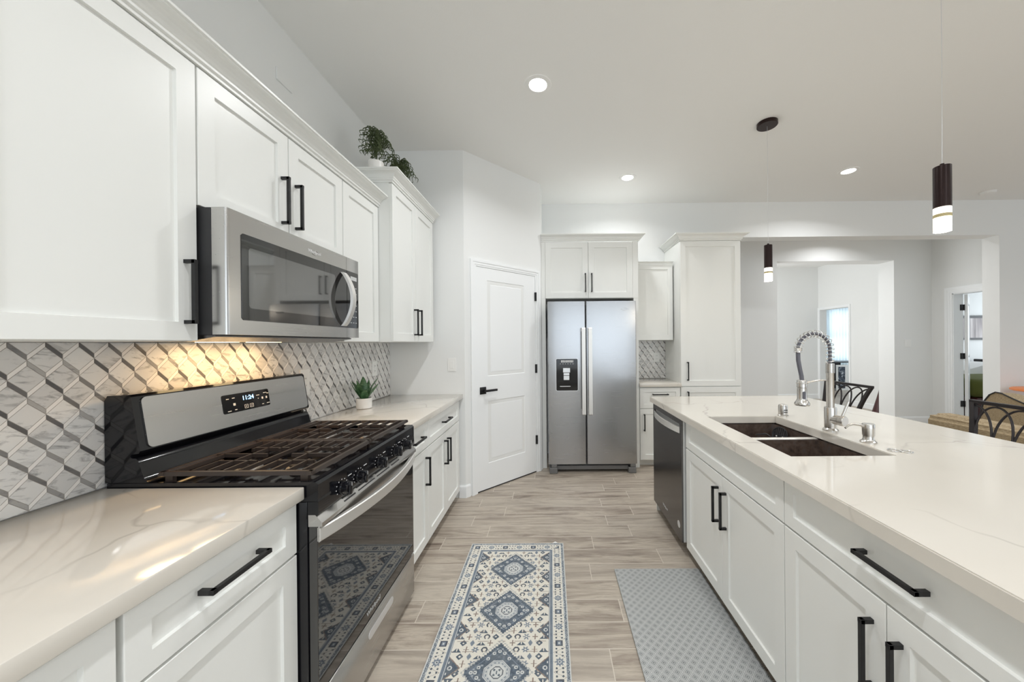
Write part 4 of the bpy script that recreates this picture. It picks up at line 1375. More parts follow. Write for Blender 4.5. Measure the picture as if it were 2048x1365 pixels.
bm.faces.new(vs[0]); bm.faces.new(vs[-1])
t.part('handle', bm, M['satin'], 35, parent=od, label='wide bowed steel handle')
bm = new_bm(); text_mesh(bm, 'Whirlpool', 0.026, axes((XD + 0.0006, 1.43, 0.275), (0, 1, 0), (0, 0, 1), (1, 0, 0))); t.part('logo', bm, M['silver'], parent=od)
# drawer with recessed grip
bm = new_bm(); box(bm, XD - 0.028, XD + 0.002, RY0 + 0.003, RY1 - 0.003, 0.036, 0.240, 0.004)
dr = t.part('storage_drawer', bm, M['steel_h'], 40, label='brushed steel storage drawer')
bm = new_bm()
prism(bm, [(1.492 + a, 0.180 + b) for a, b in rrect(0.215, 0.034, 0.0165, 8)], XD + 0.0015, XD + 0.0035, 'X')
t.part('drawer_grip', bm, M['silver'], parent=dr, label='light oblong finger grip')
for yy in (RY0 + 0.04, RY1 - 0.04):
    for xx in (XD - 0.05, XW + 0.08):
        bm = new_bm(); lathe(bm, (xx, yy, 0.001), [(0, 0), (0.018, 0), (0.016, 0.028), (0, 0.028)], 16); t.part('foot', bm, M['dark'], 40)
# burners
for bx_, by_, br in ((-1.10, 1.245, 0.034), (-0.90, 1.245, 0.042), (-1.10, 1.69, 0.030), (-0.90, 1.69, 0.040), (-1.00, 1.468, 0.036)):
    bm = new_bm(); lathe(bm, (bx_, by_, 0.9165), [(0, 0), (br + 0.010, 0), (br + 0.008, 0.006), (br, 0.010), (br - 0.004, 0.012), (0, 0.012)], 32)
    ba = t.part('burner_base', bm, M['alu'], 40, label='aluminium burner ring')
    bm = new_bm(); lathe(bm, (bx_, by_, 0.9288), [(0, 0), (br - 0.003, 0), (br - 0.001, 0.003), (br - 0.004, 0.007), (0, 0.008)], 32); t.part('burner_cap', bm, M['iron'], 40, parent=ba)
# grates
def grate(y0, y1):
    bm = new_bm()
    x0, x1 = -1.262, -0.766
    zt, th = 0.956, 0.012
    W_ = 0.020
    # outer frame with chamfered inner slope
    for a, b, c_, d_ in ((x0, x1, y0, y0 + W_), (x0, x1, y1 - W_, y1)):
        prism(bm, [(c_ if a0 == 0 else c_, 0) for a0 in ()] or [(c_, zt - th), (d_, zt - th), (d_ - 0.004, zt), (c_ + 0.004, zt)], a, b, 'X')
    for a, b in ((x0, x0 + W_), (x1 - W_, x1)):
        prism(bm, [(a, zt - th), (b, zt - th), (b - 0.004, zt), (a + 0.004, zt)], y0, y1, 'Y')
    for xx, yy in ((x0 + .03, y0 + .012), (x1 - .03, y0 + .012), (x0 + .03, y1 - .012), (x1 - .03, y1 - .012)):
        box(bm, xx - 0.012, xx + 0.012, yy - 0.006, yy + 0.006, 0.9175, zt - th + 0.001)
    fr = t.part('grate', bm, M['iron'], 40, label='cast iron grate')
    bm = new_bm()
    def bar(p, q):
        p, q = Vector(p), Vector(q); d = (q - p); l = d.length; d.normalize(); s = Vector((-d.y, d.x, 0))
        c = (p + q) / 2
        vs = []
        for e, sg in ((p, -1), (q, 1)):
            vs.append([bm.verts.new(e + s * a_ + Vector((0, 0, z_)) + d * sg * k_) for a_, z_, k_ in ((-0.0045, zt - th, 0), (-0.0035, zt + 0.001, 0), (0.0035, zt + 0.001, 0), (0.0045, zt - th, 0))])
        A, B = vs
        for k in range(4): bm.faces.new((A[k], A[(k + 1) % 4], B[(k + 1) % 4], B[k]))
        bm.faces.new(A); bm.faces.new(B)
    nx = 9
    ys0, ys1 = y0 + W_ - 0.002, y1 - W_ + 0.002
    yc = (y0 + y1) / 2
    for k in range(nx):
        x = x0 + W_ + 0.022 + k * (x1 - x0 - 2 * W_ - 0.044) / (nx - 1)
        if k % 2 == 0: bar((x, ys0, 0), (x, ys1, 0))
        else:
            bar((x, ys0, 0), (x, ys0 + 0.105, 0)); bar((x, ys1 - 0.105, 0), (x, ys1, 0))
    for xa, xb in ((x0 + W_, x0 + 0.20), (x1 - 0.20, x1 - W_)):
        bar((xa - .002, yc, 0), (xb + .002, yc, 0))
    for xc_ in (-1.10, -0.90):
        for dy in (-0.075, 0.075): bar((xc_ - 0.065, yc + dy, 0), (xc_ + 0.065, yc + dy, 0))
    t.part('grate_bars', bm, M['iron'], None, parent=fr)
grate(RY0 + 0.012, 1.4670); grate(1.4685, RY1 - 0.010)

# ------------------------------------------------------------------ microwave
t = Thing('microwave_oven', 'stainless over-the-range microwave under the short wall cabinet', 'microwave', (-1.22, 1.466, ZU))
MX = -1.022
MY0, MY1 = Y0 + 0.004, Y0 + 0.758
bm = new_bm(); box(bm, XW + 0.012, -1.072, MY0, MY1, 1.3945, 1.800, 0.002); t.part('body', bm, M['dark'])
bm = new_bm(); prism(bm, [(XW + 0.012, 1.376), (-1.16, 1.374), (-1.065, 1.389), (-1.065, 1.394), (XW + 0.012, 1.394)], MY0 + 0.004, MY1 - 0.004, 'Y')
bp_ = t.part('bottom_plate', bm, M['steel_dark'])
def mw_front(bm, ya, yb, near):
    # plan profile extruded in Z; rounded outer end
    if near: pl_ = [(-1.070, ya), (-1.032, ya), (-1.026, ya + 0.002), (MX - 0.001, ya + 0.006), (MX, ya + 0.012), (MX, yb), (-1.070, yb)]
    else: pl_ = [(-1.070, ya), (MX, ya), (MX, yb - 0.008), (MX - 0.006, yb), (-1.070, yb)]
    prism(bm, pl_, 1.396, 1.800, 'Z')
bm = new_bm(); mw_front(bm, MY0, 1.728, True); md = t.part('door', bm, M['steel_h'], 40, label='brushed steel microwave door')
bm = new_bm(); mw_front(bm, 1.7295, MY1, False); mp = t.part('control_panel', bm, M['steel_h'], 40)
bm = new_bm()
prism(bm, [(-0.0 + a, b) for a, b in ((1.146, 1.445), (1.727, 1.445), (1.727, 1.733), (1.146, 1.733), (1.139, 1.726), (1.139, 1.452))], MX + 0.0002, MX + 0.0022, 'X')
win = t.part('window', bm, M['glass_black'], parent=md, label='black glass microwave window')
bm = new_bm(); prism(bm, [(1.7305, 1.445), (1.822, 1.445), (1.829, 1.452), (1.829, 1.726), (1.822, 1.733), (1.7305, 1.733)], MX + 0.0002, MX + 0.0022, 'X')
kp = t.part('keypad', bm, M['glass_black'], parent=mp, label='black touch keypad')
bm = new_bm(); prism(bm, [(a + 1.400, b + 1.589) for a, b in rrect(0.470, 0.205, 0.012)], MX + 0.0023, MX + 0.0026, 'X')
mg = mat('window_mesh', (0.055, 0.055, 0.053), 0.04); mg.node_tree.nodes['Principled BSDF'].inputs['IOR'].default_value = 2.6
t.part('window_screen', bm, mg, parent=win, label='grey reflective inner screen')
bm = new_bm()
for r_ in range(7):
    for c_ in range(3): box(bm, MX + 0.0023, MX + 0.0026, 1.757 + c_ * 0.022, 1.769 + c_ * 0.022, 1.470 + r_ * 0.030, 1.474 + r_ * 0.030)
box(bm, MX + 0.0023, MX + 0.0026, 1.760, 1.815, 1.69, 1.71)
t.part('keypad_marking', bm, M['silver'], parent=kp)
bm = new_bm(); n = 20; vs = []
for k in range(n + 1):
    u = k / n; z = 1.452 + 0.262 * u
    o = 0.002 + 0.048 * math.sin(PI * u) ** 0.8
    x = MX + o
    vs.append([bm.verts.new(p_) for p_ in ((x, 1.676, z), (x + 0.012, 1.678, z), (x + 0.012, 1.706, z), (x, 1.708, z))])
for A, B in zip(vs, vs[1:]):
    for k in range(4): bm.faces.new((A[k], A[(k + 1) % 4], B[(k + 1) % 4], B[k]))
bm.faces.new(vs[0]); bm.faces.new(vs[-1])
t.part('handle', bm, M['satin'], 30, parent=md, label='bowed vertical steel handle')
bm = new_bm(); text_mesh(bm, 'Whirlpool', 0.019, axes((MX + 0.0006, 1.497, 1.762), (0, 1, 0), (0, 0, 1), (1, 0, 0)))
t.part('logo', bm, M['mark'], parent=md)
lg = new_bm(); tube(lg, [(MX + 0.0012, 1.500 + 0.020 * math.cos(a), 1.760 + 0.011 * math.sin(a)) for a in [2 * PI * k / 24 for k in range(24)]], 0.0009, 6, True)
t.part('logo_ring', lg, M['chrome'], 40, parent=md)
for yy in (1.36, 1.58):
    bm = new_bm(); box(bm, -1.36, -1.27, yy - 0.045, yy + 0.045, 1.3735, 1.3755); t.part('lamp_lens', bm, M['hoodlamp'], label='warm cooktop lamp')
    area('cooktop_lamp', (-1.27, yy, 1.372), (0, 0, 0), 0.10, 0.16, 0.85, (1, 0.62, 0.26))

# ------------------------------------------------------------------ ceiling fittings
def downlight(x, y, label, z=ZC, power=10, col=(0.97, 0.985, 1.0)):
    t = Thing('recessed_ceiling_light', label, 'ceiling light', (x, y, z), 'recessed ceiling lights')
    bm = new_bm(); lathe(bm, (x, y, z - 0.0005), [(0.056, -0.001), (0.060, -0.006), (0.085, -0.004), (0.088, 0)], 40)
    t.part('trim_ring', bm, M['ceil'], 40)
    bm = new_bm(); lathe(bm, (x, y, z - 0.0015), [(0, -0.001), (0.0575, -0.001), (0.0575, 0)], 40); t.part('lens', bm, M['led'], 40)
    l = bpy.data.lights.new('downlight', 'AREA'); l.shape = 'DISK'; l.size = 0.11; l.energy = power; l.color = col; l.spread = math.radians(150)
    o = bpy.data.objects.new('downlight', l); COL.objects.link(o); o.location = (x, y, z - 0.012)
downlight(-0.070, 2.276, 'round recessed ceiling light nearest the camera, above the aisle')
downlight(0.807, 3.573, 'round recessed ceiling light in front of the refrigerator cabinets', power=6)
downlight(3.007, 3.483, 'round recessed ceiling light between the two hanging pendants')
downlight(-0.070, 0.35, 'unseen added recessed ceiling light directly above the camera')  # guessed lamp out of view, added for its light
downlight(5.4, 1.2, 'unseen added recessed ceiling light over the living area')  # another guessed lamp outside the frame, added for light
for k, (lx, ly, lb) in enumerate(((-0.07, -1.6, 'behind the camera over the aisle'), (1.7, -1.2, 'behind the camera over the island end'),
                                  (3.6, -1.4, 'in the rear middle of the living area'), (5.6, -1.6, 'in the rear right of the living area'), (3.6, 1.0, 'over the sofa'))):
    downlight(lx, ly, 'unseen added recessed ceiling light ' + lb, power=17)  # out-of-frame lamps added as fill and bounce light
downlight(4.4, 5.0, 'unseen added recessed ceiling light in the hallway beyond the wide opening', power=9)  # hidden lamp added to brighten the hall
bm = new_bm(); lathe(bm, (5.074, 4.014, ZC - 0.0005), [(0.0, -0.030), (0.05, -0.030), (0.062, -0.024), (0.065, -0.008), (0.068, 0)], 40)
single('smoke_detector', bm, M['ceil'], 'white round smoke detector on the ceiling at the right', 'smoke detector', (5.074, 4.014, ZC), 40)

def pendant(x, y, label):
    t = Thing('pendant_light', label, 'pendant light', (x, y, ZC), 'pendant lights over the island')
    bm = new_bm(); lathe(bm, (x, y, ZC - 0.0005), [(0, -0.026), (0.070, -0.026), (0.072, -0.024), (0.072, 0)], 40); t.part('canopy', bm, M['bronze'], 40)
    bm = new_bm(); tube(bm, [(x, y, ZC - 0.026), (x + 0.002, y, 2.6), (x, y, 2.118)], 0.0012, 6); t.part('cord', bm, M['silver'], 60, label='thin suspension cord')
    bm = new_bm(); lathe(bm, (x, y, 1.930), [(0, 0), (0.0285, 0), (0.0285, 0.177), (0.0275, 0.178), (0.007, 0.178), (0.007, 0.190), (0, 0.190)], 32); t.part('tube_shade', bm, M['bronze'], 35, label='dark bronze cylinder')
    bm = new_bm(); lathe(bm, (x, y, 1.827), [(0, 0), (0.0275, 0), (0.0275, 0.060), (0, 0.060)], 32); lathe(bm, (x, y, 1.902), [(0, 0), (0.0275, 0), (0.0275, 0.027), (0, 0.027)], 32)
    t.part('glowing_diffuser', bm, M['glow'], 35, label='glowing acrylic end')
    bm = new_bm(); lathe(bm, (x, y, 1.8875), [(0, 0), (0.0285, 0), (0.0285, 0.014), (0, 0.014)], 32); t.part('metal_band', bm, M['plastic_clear'], 35)
    l = bpy.data.lights.new('pendant_bulb', 'POINT'); l.energy = 3.5; l.color = (1, 0.88, 0.70); l.shadow_soft_size = 0.03
    o = bpy.data.objects.new('pendant_bulb', l); COL.objects.link(o); o.location = (x, y, 1.785)
pendant(1.704, 2.704, 'far slim dark pendant light hanging over the island, beside the tall cabinet')
pendant(1.699, 1.500, 'near slim dark pendant light hanging over the island at the right')

# ------------------------------------------------------------------ plants
def leaf_blade(bm, base, az, length, width, lean, curl=0.4, twist=0.0, n=9):
    base = Vector(base); h = Vector((math.cos(az), math.sin(az), 0)); s = Vector((-math.sin(az), math.cos(az), 0))
    rows = []
    p = base.copy(); ang = lean
    for k in range(n + 1):
        u = k / n
        wv = width * (math.sin(PI * min(1, 0.16 + 0.84 * u)) ** 0.7 if u < 1 else 0.0)
        if u < 0.5: wv = max(wv, width * 0.55)
        d = h * math.sin(ang) + Vector((0, 0, math.cos(ang)))
        nrm_ = h * math.cos(ang) - Vector((0, 0, math.sin(ang)))
        tw = twist * u
        sv = s * math.cos(tw) + nrm_ * math.sin(tw)
        rows.append([bm.verts.new(p - sv * wv / 2 + nrm_ * 0.0 ), bm.verts.new(p - nrm_ * wv * 0.16 + d * 0), bm.verts.new(p + sv * wv / 2),
                     bm.verts.new(p - nrm_ * (wv * 0.16 + 0.0015))])
        p = p + d * (length / n); ang += curl / n
    for A, B in zip(rows, rows[1:]):
        for k in range(4): bm.faces.new((A[k], A[(k + 1) % 4], B[(k + 1) % 4], B[k]))
t = Thing('potted_snake_plant', 'small snake plant in a white pot on the left countertop', 'plant', (-1.309, 2.41, 0.914))
px_, py_ = -1.309, 2.41
bm = new_bm(); lathe(bm, (px_, py_, 0.9142), [(0, 0), (0.044, 0), (0.050, 0.004), (0.050, 0.072), (0.046, 0.072), (0.045, 0.060), (0, 0.060)], 36); t.part('pot', bm, M['pot'], 40)
bm = new_bm(); lathe(bm, (px_, py_, 0.9745), [(0, 0.003), (0.0445, 0.001), (0.0445, 0), (0, 0)], 30); t.part('soil', bm, M['soil'])
for az, ln, wd, le, cu, tw in ((2.2, .165, .045, .10, .2, .5), (3.6, .15, .050, .22, .5, -.6), (0.9, .17, .046, .42, .25, .7), (0.2, .14, .040, .55, .2, .3), (4.6, .16, .044, .30, .25, .4), (1.6, .15, .030, .50, -.2, .2), (5.3, .115, .036, .62, .3, .3), (4.0, .16, .022, .65, -.3, .3), (2.8, .14, .026, .55, .2, .3)):
    bm = new_bm()
    wd *= 1.25
    leaf_blade(bm, (px_ + 0.012 * math.cos(az), py_ + 0.012 * math.sin(az), 0.972), az, ln, wd, le, cu, tw)
    t.part('leaf', bm, M['leaf'], 60)

def fern(name, label, x, y, z, seed, R, H, pr, ph):
    rnd = random.Random(seed)
    t = Thing(name, label, 'plant', (x, y, z))
    bm = new_bm(); lathe(bm, (x, y, z), [(0, 0), (pr * 0.8, 0), (pr, ph * 0.98), (pr, ph), (pr * 0.92, ph), (pr * 0.9, ph * 0.9), (0, ph * 0.9)], 30); t.part('pot', bm, M['pot'], 40)
    bm = new_bm()
    for i in range(20):
        az = rnd.uniform(0, 2 * PI); r1 = R * rnd.uniform(0.35, 1.0); h1 = H * rnd.uniform(0.55, 1.0)
        b = Vector((x, y, z + ph * 0.92)); d = Vector((math.cos(az), math.sin(az), 0))
        pts = []
        drop_ = rnd.uniform(0.25, 0.8)
        for k in range(13):
            u = k / 12
            rr = r1 * (1 - math.cos(u * PI * 0.5)) * 1.0
            zz = h1 * math.sin(min(1.0, u * 1.35) * PI / 2) - h1 * drop_ * max(0, u - 0.6) ** 1.3 * 3.0
            pts.append(b + d * rr + Vector((0.006 * math.sin(9 * u + i), 0.006 * math.cos(7 * u + i), zz)))
        tube(bm, pts, 0.0018, 5)
        for k in range(4, 13):
            for sg in (-1, 1):
                if rnd.random() < 0.2: continue
                p = pts[k]; a2 = az + sg * rnd.uniform(0.8, 1.8); L_ = rnd.uniform(0.018, 0.034)
                q = [p]
                for m_ in range(1, 6):
                    v_ = m_ / 5; q.append(p + Vector((math.cos(a2 + v_ * 1.5), math.sin(a2 + v_ * 1.5), 0)) * L_ * math.sin(v_ * 2.2) + Vector((0, 0, 0.006 * math.sin(v_ * 3) - L_ * 1.3 * v_ * v_)))
                tube(bm, q, [0.0015, 0.003, 0.003, 0.0028, 0.002, 0.0006], 5)
    t.part('foliage', bm, M['leaf_dark'], 60)
    return t
fern('potted_fern', 'larger drooping dark green plant in a white pot on top of the tall cabinet', -1.185, 2.36, 2.4385, 3, 0.12, 0.26, 0.050, 0.165)
fern('potted_fern', 'smaller drooping plant in a low white bowl, right of the larger one on the cabinet', -1.145, 2.63, 2.4385, 8, 0.13, 0.25, 0.062, 0.13)

# ------------------------------------------------------------------ rug with woven medallions
def rug_pattern(nx, ny):
    """returns rgb (ny, nx, 3); x across -0.305..0.305, v from the far end 0..1.83"""
    x = (np.arange(nx) + 0.5) / nx * 0.61 - 0.305
    v = (np.arange(ny) + 0.5) / ny * 1.83
    X, V = np.meshgrid(x, v)
    A = np.abs(X)
    cream = np.array(srgb(226, 221, 209)); ink = np.array(srgb(58, 76, 94)); mid = np.array(srgb(108, 122, 138))
    pale = np.array(srgb(206, 208, 206)); line = np.array(srgb(128, 108, 96)); dk = np.array(srgb(52, 62, 78))
    C = np.zeros((ny, nx, 3)); C[:] = cream
    rng = np.random.RandomState(4)
    def paint(mask, col): C[mask] = col
    E = np.minimum(0.305 - A, np.minimum(V, 1.83 - V))     # distance to the edge
    # field ornaments, mirrored left to right
    VV = np.minimum(V, 1.83 - V)
    def q(a): return np.round(a / 0.005) * 0.005
    fx = [0.035, 0.075, 0.115, 0.155, 0.19]
    k = 0
    for r_ in range(0, 27):
        vc = 0.072 + r_ * 0.0335
        for c_ in range(5):
            k += 1
            xc = 0.030 + c_ * 0.040 + (0.02 if r_ % 2 else 0)
            if xc > 0.2: continue
            dx, dv = np.abs(A - xc) / 1.3, np.abs(VV - vc) / 1.3
            typ = (r_ * 3 + c_ * 7) % 6
            if typ == 0: paint((dx + dv < 0.012) & ~(dx + dv < 0.004), ink)
            elif typ == 1:
                rr = np.hypot(dx, dv); paint((rr < 0.011) & (rr > 0.006) & ~((VV > vc + 0.004) & (dx < 0.004)), dk)
            elif typ == 2:
                th = np.arctan2(VV - vc, A - xc); rr = np.hypot(dx, dv); paint(rr < 0.009 + 0.004 * np.cos(6 * th), mid); paint(rr < 0.003, cream)
            elif typ == 3: paint((dx < 0.010) & (dv < 0.0015), line); paint((dv < 0.012) & (dx < 0.0013), line)
            elif typ == 4: paint((dx < (VV - vc + 0.010) * 0.7) & (dv < 0.010), ink); paint((dx < 0.002) & (dv < 0.006), cream)
            else: paint((dx + dv * 0.6 < 0.008), mid)
    tex = np.kron(rng.rand(ny // 4 + 2, nx // 4 + 2), np.ones((4, 4)))[:ny, :nx]
    # thin brown tracery
    for xc in (0.05, 0.10, 0.145, 0.185):
        paint((np.abs(A - xc) < 0.0012) & (np.mod(VV * 7 + xc * 31, 1) < 0.62), line)
    for vc in np.arange(0.09, 0.9, 0.052):
        paint((np.abs(VV - vc) < 0.0012) & (np.mod(A * 11 + vc * 7, 1) < 0.55), line)
    # side triangles
    for i, vc in enumerate((0.155, 0.335, 0.515, 0.705, 0.895, 1.075, 1.255, 1.44, 1.62)):
        dv = np.abs(V - vc); depth = 0.055 if i % 2 == 0 else 0.045; half = 0.050
        m_ = (0.215 - A < depth * (1 - dv / half)) & (dv < half)
        m2 = (0.215 - A < depth * 1.12 * (1 - dv / (half * 1.12)) ) & (dv < half * 1.12)
        paint(m2, line); paint(m_, ink)
        rr = np.hypot(A - 0.198, V - vc); paint((rr < 0.010) & (rr > 0.005), pale)
        paint((np.abs(A - 0.207) < 0.003) & (np.abs(dv - 0.024) < 0.005), pale)
    # medallions: stepped diamonds
    for vc in (0.262, 0.585, 0.915, 1.245, 1.568):
        dx = q(A + 0.0) ; dv = np.round(np.abs(V - vc) / 0.0085) * 0.0085
        dx = np.round(A / 0.0085) * 0.0085
        s = dx / 0.136 + dv / 0.142
        paint(s < 1.10, cream * 0.55 + mid * 0.45); paint(s < 1.04, cream); paint(s < 1.0, ink); paint((s < 0.97) & (tex > 0.62), ink * 0.6 + mid * 0.4)
        s2 = A / 0.136 + np.abs(V - vc) / 0.142
        paint((s2 < 0.86) & (s2 > 0.82), mid)
        # small pale flowers inside
        for ax_, av_ in ((0.0, 0.098), (0.022, 0.088), (0.088, 0.0), (0.078, 0.022), (0.045, 0.062), (0.105, 0.0)):
            rr = np.hypot(A - ax_, np.abs(V - vc) - av_); paint((rr < 0.008) & (rr > 0.0035), pale)
        for ax_, av_ in ((0.012, 0.108), (0.065, 0.032), (0.096, 0.013)):
            paint((np.abs(A - ax_) < 0.004) & (np.abs(np.abs(V - vc) - av_) < 0.004), mid * 0.6 + pale * 0.4)
        o8 = np.maximum(np.maximum(A, np.abs(V - vc)), (A + np.abs(V - vc)) / 1.32)
        paint(o8 < 0.056, pale); paint(o8 < 0.0525, mid); paint(o8 < 0.050, pale * 0.8 + mid * 0.2)
        paint((np.mod(np.arctan2(V - vc, X) * 8 / PI, 1) < 0.5) & (o8 < 0.046) & (o8 > 0.040), mid)
        paint(o8 < 0.036, pale)
        d4 = np.maximum(A + np.abs(V - vc), np.maximum(A, np.abs(V - vc)) * 1.35)
        paint((d4 < 0.036) & (d4 > 0.031), dk)
        rr = np.hypot(A - 0.011, np.abs(V - vc) - 0.011); paint(rr < 0.005, ink)
        paint((A < 0.003) & (np.abs(V - vc) < 0.008), ink)
    # borders
    paint(E < 0.092, mid); paint(E < 0.089, pale); paint(E < 0.0875, mid * 0.8 + ink * 0.2); paint(E < 0.074, pale)
    inb = (E < 0.072) & (E > 0.019)
    paint(inb, cream * 0.85 + pale * 0.15)
    # along-coordinate for border motifs
    side_ = (0.305 - A) <= np.minimum(V, 1.83 - V)
    al = np.where(side_, V, X + 0.305); ac = E - 0.0455
    per = 0.0915
    am = np.mod(al + per / 2, per * 2) - per; 
    rr = np.maximum(np.abs(am), np.abs(ac))
    paint(inb & (rr < 0.016), dk); paint(inb & (rr < 0.009), mid); paint(inb & (rr < 0.004), pale)
    am2 = np.mod(al + per / 2 + per, per * 2) - per
    th = np.arctan2(ac, am2); r2 = np.hypot(am2, ac)
    paint(inb & (r2 < 0.017 + 0.004 * np.cos(8 * th)), mid); paint(inb & (r2 < 0.008), pale); paint(inb & (r2 < 0.004), ink)
    zz = np.abs(np.mod(al / per * 2, 1) - 0.5) * 2
    paint(inb & (np.abs((ac + 0.026) - zz * 0.052) < 0.0014) & (r2 > 0.02) & (rr > 0.018), line * 0.9)
    for s_ in (-1, 1):
        for o_ in (0.028, 0.046, 0.063):
            m3 = np.hypot(np.abs(am) - o_, ac - s_ * 0.013); paint(inb & (m3 < 0.0045), ink * 0.8)
    paint(E < 0.0175, ink * 0.6 + mid * 0.4)
    wv = rng.rand(ny, nx)
    paint((E < 0.0175) & (E > 0.006) & (wv > 0.72), pale * 0.9)
    paint(E < 0.004, pale)
    # distressed fade
    small = rng.rand(ny // 9 + 2, nx // 9 + 2); big = np.kron(small, np.ones((9, 9)))[:ny, :nx]
    f = (0.02 + 0.10 * big + 0.10 * rng.rand(ny, nx))[..., None]
    C = C * (1 - f) + np.array(srgb(205, 203, 198)) * f
    return C

NXR, NYR = 244, 732
RX0, RYF = -0.543, 2.332
me = bpy.data.meshes.new('patterned_rug')
gx = np.linspace(0, 0.615, NXR + 1) ; gy = np.linspace(0, 1.83, NYR + 1)
GX, GY = np.meshgrid(gx, gy)
top = np.stack([GX.ravel() - 0.3075, -GY.ravel(), np.full(GX.size, 0.005)], 1)
idx = np.arange(GX.size).reshape(GX.shape)
quads = np.stack([idx[1:, :-1], idx[1:, 1:], idx[:-1, 1:], idx[:-1, :-1]], -1).reshape(-1, 4)
nv_ = len(top)
bc = np.array([(-0.3075, 0, 0.0005), (0.3075, 0, 0.0005), (0.3075, -1.83, 0.0005), (-0.3075, -1.83, 0.0005)])
tc = [idx[0, 0], idx[0, -1], idx[-1, -1], idx[-1, 0]]
allv = np.concatenate([top, bc]); faces = quads.tolist()
b0 = nv_
edge_runs = (list(idx[0, :]), list(idx[:, -1]), list(idx[-1, ::-1]), list(idx[::-1, 0]))
for i, run in enumerate(edge_runs): faces.append([b0 + i] + [int(r) for r in run] + [b0 + (i + 1) % 4])
faces.append([b0, b0 + 1, b0 + 2, b0 + 3])
me.from_pydata(allv.tolist(), [], faces)
colr = rug_pattern(NXR, NYR).reshape(-1, 3)
at_ = me.attributes.new('pattern', 'FLOAT_COLOR', 'FACE')
full = np.ones((len(faces), 4)); full[:len(colr), :3] = colr; full[len(colr):, :3] = srgb(190, 188, 182)
at_.data.foreach_set('color', full.ravel().astype(np.float32))
me.materials.append(M['rug']); me.validate(); me.update()
ro = bpy.data.objects.new('patterned_rug', me); COL.objects.link(ro); ro.location = (RX0 + 0.3075, RYF, 0.0005)
ro['label'] = 'cream and navy runner rug with diamond medallions on the floor'; ro['category'] = 'rug'
bm = new_bm()
prism(bm, [(0.000, RYF + 0.002), (0.034, RYF + 0.002), (0.018, RYF + 0.018)], 0.001, 0.006, 'Z')
single('rug_gripper', bm, M['white_pl'], 'tiny white triangular corner peeking out behind the patterned rug', 'rug gripper', (0.017, RYF + 0.01, 0))
bm = new_bm(); box(bm, 0.365, 0.868, 0.75, 2.054, 0.0015, 0.012, 0.003)
bmesh.ops.translate(bm, verts=bm.verts, vec=(0, 0, 0))
single('kitchen_mat', bm, M['matd'], 'plain grey-blue cushioned mat with small diamonds in front of the island', 'mat', (0, 0, 0), 40)

